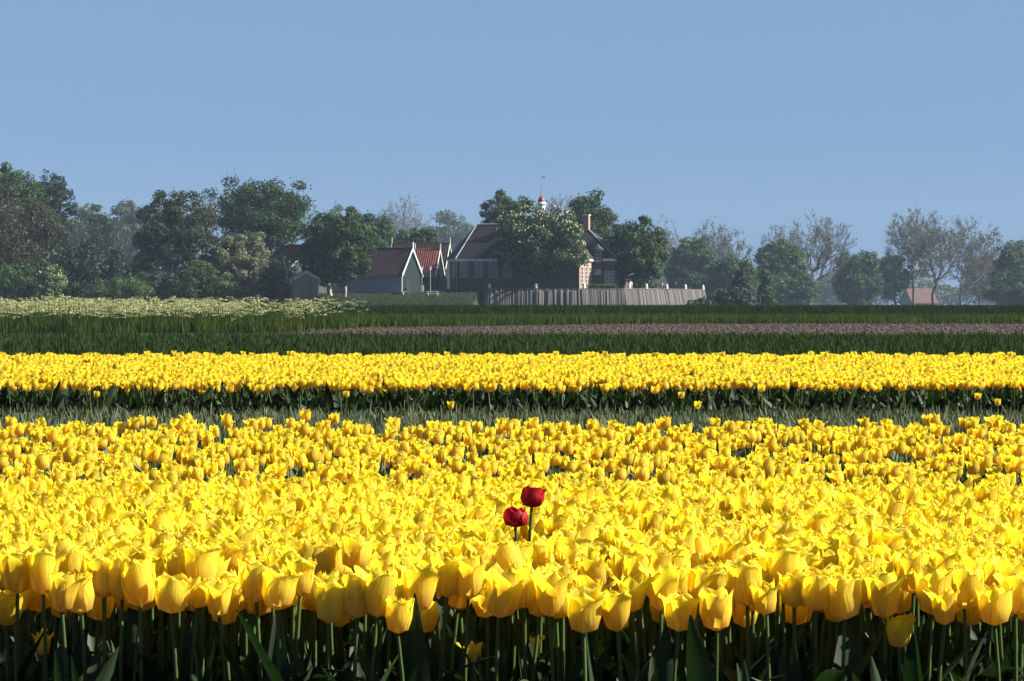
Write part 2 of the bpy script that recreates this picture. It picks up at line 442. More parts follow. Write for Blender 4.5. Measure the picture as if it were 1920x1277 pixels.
# --- gabled barns
def barn(name, label, cat, corner_px, Y, th, L, W, zb, ze, zr, wallm, roofm, ribs=0, plinth=None, gablem=None, barge='white', boards=False, finials=True, ov=.25):
    root = oriented(name, (PX(corner_px, Y), Y, 0), th, label, cat)
    zw0 = zb
    if plinth: MB().box(-L - .02, .02, -.03, W + .03, zb, plinth).build('plinth', M['plinth'], root); zw0 = plinth
    mb = MB(); g = [(0, zw0), (W, zw0), (W, ze), (W/2, zr - .05), (0, ze)]
    mb.hexa([(-L, y, z) for y, z in g], [(0, y, z) for y, z in g]); mb.build('wall', M[wallm], root)
    if gablem:
        mb = MB(); mb.hexa([(.002, y, z) for y, z in g], [(.05, y, z) for y, z in g]); mb.build('gable_wall', M[gablem], root)
    if boards:
        mb = MB(); nb = int((ze - zw0) / .19)
        for i in range(nb):
            z0 = zw0 + (ze - zw0) * i / nb; z2 = zw0 + (ze - zw0) * (i + 1) / nb
            mb.hexa([(-L, -.004, z0), (0.0, -.004, z0), (0.0, -.05, z0), (-L, -.05, z0)], [(-L, -.004, z2), (0.0, -.004, z2), (0.0, -.015, z2), (-L, -.015, z2)])
        o_ = mb.build('weatherboards', M[wallm], root); o_['kind'] = 'stuff'
    sl_ = (zr - ze) / (W / 2); t = .14
    prof = [(-ov, ze - ov * sl_), (W/2, zr), (W + ov, ze - ov * sl_), (W + ov, ze - ov * sl_ + t), (W/2, zr + t * 1.3), (-ov, ze - ov * sl_ + t)]
    rf = MB()
    A = [(-L - ov, y, z) for y, z in prof]; B = [(ov, y, z) for y, z in prof]
    n0 = len(rf.v); rf.v += A + B
    for i in range(6): j = (i + 1) % 6; rf.f.append((n0 + i, n0 + j, n0 + 6 + j, n0 + 6 + i))
    rf.f += [(n0, n0+1, n0+4, n0+5), (n0+1, n0+2, n0+3, n0+4), (n0+6, n0+11, n0+10, n0+7), (n0+7, n0+10, n0+9, n0+8)]
    roof_ = rf.build('roof', M[roofm], root)
    MB().tube((-L - ov, W/2, zr + t * 1.3), (ov, W/2, zr + t * 1.3), .09, .09, 6).build('ridge_cap', M[roofm], roof_)
    if ribs:
        mb = MB(); nr = int(L / ribs)
        for i in range(nr):
            x = -L - ov + .1 + (L + ov) * i / nr
            a = (-ov, ze - ov * sl_ + t); b = (W/2, zr + t * 1.3)
            mb.hexa([(x - .05, a[0], a[1]), (x + .05, a[0], a[1]), (x + .03, a[0] - .02, a[1] + .08), (x - .03, a[0] - .02, a[1] + .08)],
                    [(x - .05, b[0], b[1]), (x + .05, b[0], b[1]), (x + .03, b[0] - .02, b[1] + .08), (x - .03, b[0] - .02, b[1] + .08)])
        o_ = mb.build('tile_ribs', M[roofm], roof_); o_['kind'] = 'stuff'
    # bargeboards on both gables
    for xe in (ov + .003, -L - ov - .063):
        for sgn in (0, 1):
            a = (-ov - .08, ze - ov * sl_ - .06) if sgn == 0 else (W + ov + .08, ze - ov * sl_ - .06)
            b = (W/2, zr + .12)
            q = [(a[0], a[1] - .04), (b[0], b[1] - .22), (b[0], b[1] + .14), (a[0], a[1] + .34)]
            MB().hexa([(xe, p[0], p[1]) for p in q], [(xe + .06, p[0], p[1]) for p in q]).build('bargeboard', M[barge], root)
        if finials: MB().box(xe - .06, xe + .10, W/2 - .09, W/2 + .09, zr - .35, zr + .95).build('finial', M[barge], root)
    MB().box(-L - .1, .02, -ov - .12, -ov - .0, ze - ov * sl_ - .04, ze - ov * sl_ + .06).build('gutter', M['lead'], root)
    return root
b1 = barn('wooden_barn', 'big barn with blue-grey board side, dark green gable and white bargeboards', 'barn', 753, 385, -24, 11.6, 5.5, 1.5, PZ(514, 385), PZ(467, 385), 'bluegrey', 'darktile', 0, plinth=PZ(549, 385), gablem='green', boards=True)
MB().tube((.08, -.08, 1.7), (.08, -.08, PZ(515, 385)), .07).build('downpipe', M['white'], b1)
d_ = MB().box(.055, .10, 1.0, 2.5, 1.9, 4.3).build('door', M['black'], b1); MB().box(.10, .13, 1.2, 1.28, 3.0, 3.1).build('handle', M['lead'], d_)
barn('tiled_barn', 'barn with sunlit red ribbed tile roof, between the big barn and the church', 'barn', 814, 394, -11, 2.9, 5.0, 2.2, PZ(513, 394), PZ(469, 394), 'green', 'redtile', .26)
barn('long_barn', 'long dark-tiled barn rising highest behind the other barns', 'barn', 831, 406, -11, 7.6, 6.0, 2.2, PZ(512, 406), PZ(458, 406), 'green', 'darktile', .3)
barn('grey_gabled_house', 'house with red ribbed roof and grey board gable, half hidden behind the tall oak', 'house', 545, 384, -62, 9, 5.1, 1.4, PZ(504, 384), PZ(461, 384), 'grey', 'redtile', .26, finials=False)
sh = barn('brick_shed', 'small grey-brown brick shed with pointed gable and white corner pipe', 'shed', 553, 372, -80, 4, 2.85, 1.5, PZ(524, 372), PZ(511, 372), 'shedbrick', 'darktile', 0, finials=False, barge='stone', ov=.12)  # pale gable edges put the sunlight on the rake tiles into colour
MB().tube((.12, 2.93, 1.5), (.12, 2.93, PZ(525, 372)), .06).build('downpipe', M['white'], sh)
lean = oriented('lean_to', (PX(822, 396), 396, 0), 0, 'small shed of pale panels with dark brick top between barn and church', 'shed')
MB().box(0, 1.12, 0, 2, 2.3, PZ(527, 396)).build('wall', M['stone'].copy() if False else M['grey'], lean)
MB().hexa([(-.1, -.1, PZ(527, 396)), (1.2, -.1, PZ(527, 396)), (1.2, 2.1, PZ(527, 396)), (-.1, 2.1, PZ(527, 396))], [(.2, .5, PZ(518, 396)), (.9, .5, PZ(518, 396)), (.9, 1.5, PZ(518, 396)), (.2, 1.5, PZ(518, 396))]).build('roof', M['churchbrick'], lean)
# far farmhouse with orange roof
far = oriented('orange_roofed_farmhouse', (PX(1757, 930), 930, 0), 24, 'far farmhouse with orange tiled roof seen between the bare trees', 'house')
gz = 0; ez, rz_ = PZ(566, 930), PZ(543, 930)
mb = MB(); g = [(0, gz), (7, gz), (7, ez), (3.5, rz_ - .05), (0, ez)]
mb.hexa([(-9, y, z) for y, z in g], [(0, y, z) for y, z in g]); mb.build('wall', M['litbrick'], far)
mb = MB(); A = [(-.5, ez - .6), (3.5, rz_), (7.5, ez - .6), (7.5, ez - .3), (3.5, rz_ + .35), (-.5, ez - .3)]
mb.v += [(-9.3, *p) for p in A] + [(.3, *p) for p in A]
for i in range(6): j = (i + 1) % 6; mb.f.append((i, j, 6 + j, 6 + i))
mb.f += [(0, 1, 4, 5), (1, 2, 3, 4), (6, 11, 10, 7), (7, 10, 9, 8)]
mb.build('roof', M['orange'], far)

# --- retaining wall of upright planks
def plank_mat():
    m, n, out = mat_new('weathered_planks')
    b = N(n, "ShaderNodeBsdfPrincipled"); b.inputs['Roughness'].default_value = .85
    at = N(n, "ShaderNodeAttribute"); at.attribute_name = 'tint'
    tc = N(n, "ShaderNodeTexCoord"); mp = N(n, "ShaderNodeMapping"); mp.inputs['Scale'].default_value = (5, 5, .5)
    nz = N(n, "ShaderNodeTexNoise"); nz.inputs['Scale'].default_value = 1.6; nz.inputs['Detail'].default_value = 6
    n.links.new(tc.outputs['Object'], mp.inputs[0]); n.links.new(mp.outputs[0], nz.inputs[0])
    ad = N(n, "ShaderNodeMath", operation='MULTIPLY_ADD'); ad.inputs[1].default_value = .5
    n.links.new(nz.outputs[0], ad.inputs[0]); n.links.new(at.outputs['Fac'], ad.inputs[2])
    n.links.new(ramp(n, ad.outputs[0], [(.1, (.030, .028, .027)), (.7, (.060, .054, .051)), (1.0, (.115, .102, .092))]), b.inputs['Base Color'])
    n.links.new(b.outputs[0], out.inputs[0]); return m
M['planks'] = plank_mat()
M_postw = solid('weathered_post', (.20, .175, .15), (.10, .09, .08), 3, .9)
wallr = empty('retaining_wall', (0, 0, 0), 0, 'long weathered grey wall of upright planks holding the mound in front of the church', 'wall')
# arc-length stations
st = []
for (a, b) in zip(WP, WP[1:]):
    a, b = Vector((*a, 0)), Vector((*b, 0)); n_ = max(1, int((b - a).length / .22))
    for i in range(n_): st.append((a.lerp(b, i / n_), a.lerp(b, (i + 1) / n_), (b - a).normalized()))
V, Q, T = [], [], []
ztop = PZ(542, 392)
posts = MB()
for i, (a, b, d) in enumerate(st):
    nrm = Vector((d.y, -d.x, 0))
    g_ = (b - a) * .03
    off = random.uniform(-.03, .03); tt = random.uniform(0, .6) if random.random() > .13 else random.uniform(.6, .85)
    zt = ztop + random.uniform(-.02, .02)
    a2, b2 = a + g_, b - g_
    base = [a2 + nrm * (.55 + off), b2 + nrm * (.55 + off), b2 + nrm * (.43 + off), a2 + nrm * (.43 + off)]
    top = [a2 + nrm * off, b2 + nrm * off, b2 + nrm * (off - .12), a2 + nrm * (off - .12)]
    n0 = len(V); V += [(p.x, p.y, 0) for p in base] + [(p.x, p.y, zt) for p in top]; T += [tt] * 8
    Q += [(n0+4, n0+5, n0+6, n0+7), (n0, n0+1, n0+5, n0+4), (n0+1, n0+2, n0+6, n0+5), (n0+3, n0, n0+4, n0+7), (n0+2, n0+3, n0+7, n0+6)]
    if i % random.choice((7, 9, 11)) == 0:
        p = a + nrm * .66; q = a + nrm * .1; posts.tube((p.x, p.y, 0), (q.x, q.y, ztop - .05), .05, .05, 5)
o = link('planks', np_mesh('planks', V, Q, {'tint': T}, mat=M['planks']), wallr); o['kind'] = 'stuff'
o = posts.build('support_posts', M_postw, wallr); o['kind'] = 'stuff'
mb = MB()
for a, b in zip(WP[1:], WP[2:]):
    a, b = Vector((*a, ztop + .05)), Vector((*b, ztop + .05)); d = (b - a).normalized(); nrm = Vector((d.y, -d.x, 0))
    mb.hexa([a + nrm * .06, b + nrm * .06, b - nrm * .2, a - nrm * .2], [p + Vector((0, 0, .06)) for p in (a + nrm * .06, b + nrm * .06, b - nrm * .2, a - nrm * .2)])
mb.build('coping', M_postw, wallr)

# white bollards on the wall
def bollard_proto():
    r = empty('white_bollard', (0, 0, 0))
    MB().lathe([(.23, 0), (.22, .08), (.20, .42), (.17, .55), (.08, .62)], 10).build('cap', M['white'], r, smooth=False)
    MB().lathe([(.19, -.5), (.19, -.002)], 8).build('post', M['metal'], r)
    return r
BL = [(898, 400.3, 'white bollard left of the plank wall, nearest the path'), (918, 392.4, 'white bollard at the left corner of the plank wall'),
      (1005, 392.4, 'white bollard on the plank wall below the middle of the chestnut'), (1095, 393, 'white bollard in front of the sunlit church end wall'),
      (1180, 395, 'white bollard beside the person in the pale shirt'), (1212, 398, 'white bollard below the pale thin tree trunk'),
      (1250, 404, 'white bollard beside the dark seated figure'), (1285, 413, 'white bollard second from the right end of the plank wall'),
      (1318, 424.5, 'white bollard at the far right end of the plank wall')]
bp = bollard_proto()
for i, (x, Y, lab) in enumerate(BL):
    if i == 0: r = bp
    else:
        r = bp.copy(); col.objects.link(r)
        for c in bp.children: c2 = c.copy(); col.objects.link(c2); c2.parent = r
    r.location = (PX(x, Y), Y + .1, ztop + .11); tag(r, lab, 'bollard', 'white bollards on the plank wall')
    if i == 0: r.location.z -= .05

# lamp posts
for i, (x, lab) in enumerate(((791, 'street lamp with white lantern in front of the red ribbed roof'), (807, 'street lamp with white lantern nearer the church'))):
    Y = 390; r = empty('street_lamp', (PX(x, Y), Y, 2.2), 0, lab, 'street lamp', 'lantern posts by the barns')
    h = PZ(507, Y) - 2.2
    MB().lathe([(.07, 0), (.06, .3), (.04, h)], 8).build('post', M['lead'], r)
    MB().lathe([(.07, h), (.20, h + .38), (.22, h + .42)], 6).build('lantern', M['white'], r)
    MB().lathe([(.24, h + .421), (.05, h + .6), (.03, h + .68)], 6).build('lamp_cap', M['metal'], r)

# picnic table
Y = 378; r = empty('picnic_table', (PX(811, Y), Y, hill(PX(811, Y), Y)), R(10), 'grey wooden picnic table standing on the grass below the path', 'table')
for k in range(5): MB().box(-.85, .85, -.38 + k * .155, -.24 + k * .155, .72, .76).build('plank', M['bargrey'], r)
for s in (-1, 1):
    MB().box(-.85, .85, s * .72 - .13, s * .72 + .13, .43, .47).build('bench_seat', M['bargrey'], r)
    for sy in (-1, 1): MB().tube((s * .6, sy * .62, 0), (s * .6, sy * .2, .72), .05, .05, 5).build('leg', M['bargrey'], r)
    MB().box(s * .6 - .03, s * .6 + .03, -.8, .8, .36, .43).build('crossbeam', M['bargrey'], r)
# bin and flower pot at barn, low posts
Y = 383
r = empty('waste_bin', (PX(762, Y), Y, hill(PX(762, Y), Y)), 0, 'dark bin with a white label beside the green gable', 'bin')
MB().lathe([(.24, 0), (.28, .9)], 10).build('body', M['black'], r); MB().lathe([(.30, .901), (.25, 1.0)], 10).build('lid', M['black'], r)
MB().box(-.12, .12, -.30, -.285, .45, .65).build('label_plate', M['white'], r)
r = empty('garden_pot', (PX(755, 381), 381, hill(PX(755, 381), 381)), 0, 'terracotta pot at the corner of the big barn', 'pot')
MB().lathe([(.14, 0), (.2, .45), (.23, .46), (.23, .55)], 10).build('pot', solid('terracotta', (.5, .25, .15), (.4, .2, .12)), r)
for i, (x, lab) in enumerate(((786, 'short pale gate post nearest the green gable'), (790, 'short pale gate post between its two neighbours'), (794, 'short pale gate post nearest the lamp'))):
    o = MB().lathe([(.06, 0), (.055, 1.15), (.02, 1.2)], 6).build('gate_post', M['stone'], None, (PX(x, 391), 391, 2.25)); tag(o, lab, 'post', 'pale posts right of the barn gable')
mb = MB()
for k in range(22):
    x = random.uniform(676, 748); Yy = 382 + (748 - x) / 72 * 4.6 - .8; s = random.uniform(.08, .2)
    X = PX(x, Yy); z = hill(X, Yy); mb.lathe([(s, 0), (s * .9, s * .5), (s * .4, s * .8)], 6, (X, Yy, z))
o = mb.build('edging_stones', M['stone']); tag(o, 'row of pale stones along the foot of the barn', 'stones', None, 'stuff')
# dark post with a bird in the far field
r = empty('field_post', (PX(1425, 330), 330, 0), 0, 'thin dark post standing at the far edge of the green crop', 'post')
MB().lathe([(.07, 0), (.06, 1.25)], 6).build('post', M['metal'], r)
o = empty('crow', (PX(1424.5, 330), 330, 1.25), 0, 'black bird sitting on the thin post in the field', 'bird')
MB().lathe([(.03, 0), (.13, .12), (.14, .22), (.09, .36), (.10, .42), (.08, .5), (.02, .55)], 8).build('body', M['black'], o, smooth=True)
MB().hexa([(-.05, .05, .12), (.05, .05, .12), (.03, .3, -.12), (-.03, .3, -.12)], [(-.05, .08, .16), (.05, .08, .16), (.03, .32, -.09), (-.03, .32, -.09)]).build('tail', M['black'], o)
MB().tube((.05, -.02, .46), (.18, -.06, .45), .025, .004, 5).build('beak', M['metal'], o)

# ------------------------------------------------------------------ people on the mound
def skinned(name, verts, edges, radii, mat, parent, lev=1):
    me = bpy.data.meshes.new(name); me.from_pydata(verts, edges, []); me.update()
    o_ = bpy.data.objects.new(name, me); col.objects.link(o_); o_.parent = parent
    sk = o_.modifiers.new('skin', 'SKIN'); ss = o_.modifiers.new('sub', 'SUBSURF'); ss.levels = lev; ss.render_levels = lev
    for v, r_ in zip(me.skin_vertices[0].data, radii): v.radius = r_ if isinstance(r_, tuple) else (r_, r_)
    me.skin_vertices[0].data[0].use_root = True
    me.materials.append(mat); return o_
M_skin = solid('skin', (.45, .27, .19), (.4, .24, .17), 5, .6)
def person(x, Y, z, rz, label, shirtc, legc, hairc, sit=False, lean_=0.0):
    r = empty('person', (PX(x, Y), Y, z), R(rz), label, 'person')
    hz = .48 if sit else .92
    f = lean_
    pel = (0, 0, hz); chest = (0, -.12 - f, hz + .38); neck = (0, -.12 - f * 1.3, hz + .56); head = (0, -.15 - f * 1.4, hz + .66); crown_ = (0, -.14 - f * 1.4, hz + .78)
    v = [pel, (0, -.06 - f * .5, hz + .2), chest, neck, head, crown_]; e = [(0, 1), (1, 2), (2, 3), (3, 4), (4, 5)]; rad = [.14, .13, (.17, .12), .055, .09, .08]
    vs, es, rs = [], [], []
    for s in (-1, 1):
        n0 = len(v)
        sh_ = (s * .19, -.12 - f, hz + .48)
        v += [sh_, (s * .25, -.1 - f, hz + .2), (s * .2, -.28 - f, hz + .02), (s * .19, -.34 - f, hz - .03)]; e += [(2, n0), (n0, n0 + 1), (n0 + 1, n0 + 2), (n0 + 2, n0 + 3)]; rad += [.06, .045, .035, .04]
        for t in range(3): v.append((s * (.17 + .02 * t), -.40 - f, hz - .05 - .02 * t)); e.append((n0 + 3, len(v) - 1)); rad.append(.014)
        n1 = len(v)
        if sit: v += [(s * .1, -.05, hz - .02), (s * .12, -.46, hz), (s * .12, -.46, .08), (s * .12, -.60, .04)]
        else: v += [(s * .09, 0, hz - .08), (s * .10, -.03, .5), (s * .11, .02 if s > 0 else .08, .08), (s * .12, -.14, .04)]
        e += [(0, n1), (n1, n1 + 1), (n1 + 1, n1 + 2), (n1 + 2, n1 + 3)]; rad += [.09, .065, .045, .04]
    skinned('body', v, e, rad, M_skin, r)
    m1 = solid('cloth', shirtc, tuple(k * .8 for k in shirtc), 6, .9); m2 = solid('trousers', legc, tuple(k * .8 for k in legc), 6, .9)
    sv = [v[1], v[2], (0, v[3][1], v[3][2] - .06)] ; se = [(0, 1), (1, 2)]; sr = [.155, (.20, .145), .075]
    for s, b in ((-1, 6), (1, 6 + 11)):
        n0 = len(sv); sv += [v[b], v[b + 1], v[b + 2]]; se += [(1, n0), (n0, n0 + 1), (n0 + 1, n0 + 2)]; sr += [.078, .062, .05]
    skinned('shirt', sv, se, sr, m1, r)
    tv = [v[0], v[1]]; te = [(0, 1)]; tr = [.165, .14]
    for b in (6 + 7, 6 + 11 + 7):
        n0 = len(tv); tv += [v[b], v[b + 1], v[b + 2]]; te += [(0, n0), (n0, n0 + 1), (n0 + 1, n0 + 2)]; tr += [.105, .082, .062]
    skinned('trousers', tv, te, tr, m2, r)
    MB().lathe([(.02, .115), (.07, .10), (.105, .04), (.108, -.02), (.09, -.06)], 10, (0, head[1] + .03, head[2] + .05)).build('hair', solid('hair', hairc, hairc), r, smooth=True)
    return r
person(1184, 401, 2.5, 200, 'person in a pale shirt leaning forward beside a white bollard on the mound', (.7, .66, .6), (.25, .22, .2), (.25, .17, .1), lean_=.15)
person(1200, 403, 2.5, 80, 'person in dark clothes standing alone behind the plank wall', (.03, .035, .05), (.02, .025, .035), (.03, .02, .02))
person(1240.5, 409, 2.75, 30, 'person in black sitting on a bench behind the plank wall', (.02, .022, .03), (.02, .02, .025), (.03, .02, .015), sit=True)
r = empty('bench', (PX(1243, 409), 409.25, 2.75), R(30), 'dark bench that the seated person uses behind the plank wall', 'bench')
MB().box(-.75, .75, -.25, .22, .36, .41).build('seat', M['black'], r); MB().box(-.75, .75, .2, .25, .5, .85).build('backrest', M['black'], r)
for s in (-1, 1): MB().box(s * .6 - .03, s * .6 + .03, -.2, .25, 0, .36).build('leg', M['metal'], r)

# ------------------------------------------------------------------ vegetation builders
def unit(n_):
    v = rng.normal(size=(n_, 3)); return v / np.linalg.norm(v, axis=1, keepdims=True)
def cards(c, nrm, size, tint, aspect=.6):
    """pointed leaf quads; slightly folded along the midrib is skipped at this size"""
    n_ = len(c)
    r = unit(n_); t = np.cross(nrm, r); t /= np.linalg.norm(t, axis=1, keepdims=True) + 1e-9
    b = np.cross(nrm, t)
    s = (size * rng.uniform(.6, 1.4, n_))[:, None]
    V_ = np.stack([c - t * s * .5, c + b * s * aspect * .5, c + t * s * .5, c - b * s * aspect * .5], 1).reshape(-1, 3)
    Q_ = np.arange(n_ * 4).reshape(-1, 4)
    return V_, Q_, np.repeat(tint, 4)
def tubes(p0, p1, r0, r1, k=4):
    d = p1 - p0; l = np.linalg.norm(d, axis=1, keepdims=True) + 1e-9; d = d / l
    up = np.tile(np.array([[0.31, .17, .93]]), (len(d), 1)); a = np.cross(d, up); a /= np.linalg.norm(a, axis=1, keepdims=True) + 1e-9; b = np.cross(d, a)
    V_ = []
    for i in range(k):
        t = 2 * math.pi * i / k; V_.append(p0 + (a * math.cos(t) + b * math.sin(t)) * r0[:, None])
    for i in range(k):
        t = 2 * math.pi * i / k; V_.append(p1 + (a * math.cos(t) + b * math.sin(t)) * r1[:, None])
    V_ = np.stack(V_, 1).reshape(-1, 3); base = np.arange(len(d))[:, None] * 2 * k
    Q_ = np.concatenate([base + np.array([[i, (i + 1) % k, k + (i + 1) % k, k + i]]) for i in range(k)], 0)
    return V_, Q_
def branches(base, fork, targets, tipr, trunkr, step, bend=.09):
    """grow limbs from the trunk so that each target is reached from the cheapest node; radii by pipe model"""
    nodes = [np.array(base)]; par = [-1]; path = [0.0]
    nseg = max(3, int(np.linalg.norm(np.array(fork) - base) / step))
    for i in range(1, nseg + 1):
        t = i / nseg
        p = np.array(base) * (1 - t) + np.array(fork) * t + rng.normal(size=3) * np.array([.04, .04, 0]) * step
        par.append(len(nodes) - 1); path.append(path[-1] + np.linalg.norm(p - nodes[-1])); nodes.append(p)
    first = max(1, int(nseg * .75))
    order = np.argsort(np.linalg.norm(targets - np.array(fork), axis=1))
    tips = []
    for ti in order:
        tg = targets[ti]
        A = np.array(nodes); pl = np.array(path)
        d = np.linalg.norm(A - tg, axis=1)
        low = np.maximum(0, A[:, 2] - tg[2])
        cost = d + .55 * pl + low * 1.2; cost[:first] += 1e6
        j = int(np.argmin(cost)); L_ = d[j]
        n_ = max(1, int(L_ / step)); p0 = A[j]; off = rng.normal(size=3) * bend * L_; off[2] = -abs(off[2]) * .3 + .12 * L_ * (-1)
        cur = j
        for i in range(1, n_ + 1):
            t = i / n_
            p = p0 * (1 - t) + tg * t + off * (t * (1 - t)) * 1.6
            par.append(cur); path.append(path[cur] + L_ / n_); nodes.append(p); cur = len(nodes) - 1
        tips.append(cur)
    n_ = len(nodes); cnt = np.zeros(n_)
    for t in tips: cnt[t] += 1
    for i in range(n_ - 1, 0, -1): cnt[par[i]] += cnt[i]
    rad = tipr * np.maximum(cnt, 1) ** .5
    rad = rad * min(1.0, 1e9); rad[0] = max(rad[0], trunkr)
    sc_ = trunkr / max(rad[1], 1e-6)
    rad = tipr + (rad - tipr) * (trunkr - tipr) / max(rad[1] - tipr, 1e-6)
    nodes = np.array(nodes); par = np.array(par)
    idx = np.arange(1, n_)
    return nodes[par[idx]], nodes[idx], np.minimum(rad[par[idx]], rad[idx] * 1.6 + .01), rad[idx], nodes[np.array(tips)]

M_bark = solid('bark', (.095, .078, .060), (.055, .045, .036), 6, .95, stretch=(3, 3, .6))
M_barkpale = solid('pale_bark', (.34, .29, .20), (.2, .17, .12), 4, .9, stretch=(3, 3, .6))
M_twig = solid('twig_bark', (.13, .105, .085), (.085, .07, .058), 3, .95)
LM = {
 'oak': leafmat('oak_leaves', (.007, .018, .006), (.048, .088, .018), .28),
 'mid': leafmat('mid_green_leaves', (.010, .025, .008), (.065, .112, .026), .3),
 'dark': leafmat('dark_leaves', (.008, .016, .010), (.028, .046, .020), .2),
 'bronze': leafmat('bronze_leaves', (.020, .022, .011), (.062, .060, .026), .3),
 'olive': leafmat('olive_leaves', (.016, .022, .009), (.056, .068, .022), .3),
 'willow': leafmat('silver_leaves', (.060, .070, .040), (.22, .23, .14), .25),
 'fresh': leafmat('fresh_leaves', (.026, .052, .012), (.090, .140, .032), .35),
 'grey': leafmat('grey_green_leaves', (.025, .036, .018), (.075, .095, .045), .3),
 'chest': leafmat('chestnut_leaves', (.008, .020, .006), (.042, .076, .018), .25),
}
M_blossom = leafmat('blossom', (.32, .29, .17), (.68, .63, .42), .25, tcol=(1, 1, .9))

def crown_shape(c, rx, ry, rz, kind, n_):
    """clump centres in the crown volume"""
    d = unit(n_); rad = rng.uniform(.12, 1, n_) ** .55
    ph = rng.uniform(0, 6.28, 6)
    az = np.arctan2(d[:, 1], d[:, 0])
    lump = 1 + .10 * np.sin(az * 2 + ph[0] + d[:, 2] * 2) + .08 * np.sin(az * 3 + ph[1] - d[:, 2] * 3) + rng.uniform(-.14, .03, n_)
    p = d * (rad * lump)[:, None]
    z = p[:, 2]
    if kind == 'column': k = np.ones(n_)
    elif kind == 'cone': k = np.clip(1.15 - (z + 1) * .52, .1, 1.1)
    elif kind == 'dome': p[:, 2] = np.where(z < 0, z * .95, z); k = np.where(z < 0, 1.06, 1.0)
    elif kind == 'vase': k = np.clip(1.0 + z * .22, .7, 1.2)
    elif kind == 'bush': p[:, 2] = np.where(z < -.2, -.2 + (z + .2) * 1.0, z); k = np.where(z < 0, 1.1, 1.0)
    else: k = np.ones(n_)
    p[:, 0] *= k; p[:, 1] *= k
    p = p / max(1.0, np.percentile(np.abs(p[:, 2]), 98)); ln = np.linalg.norm(p, axis=1, keepdims=True); p = p * np.minimum(1, 1.03 / ln)
    return np.array(c) + p * np.array([rx, ry, rz]), d, rad

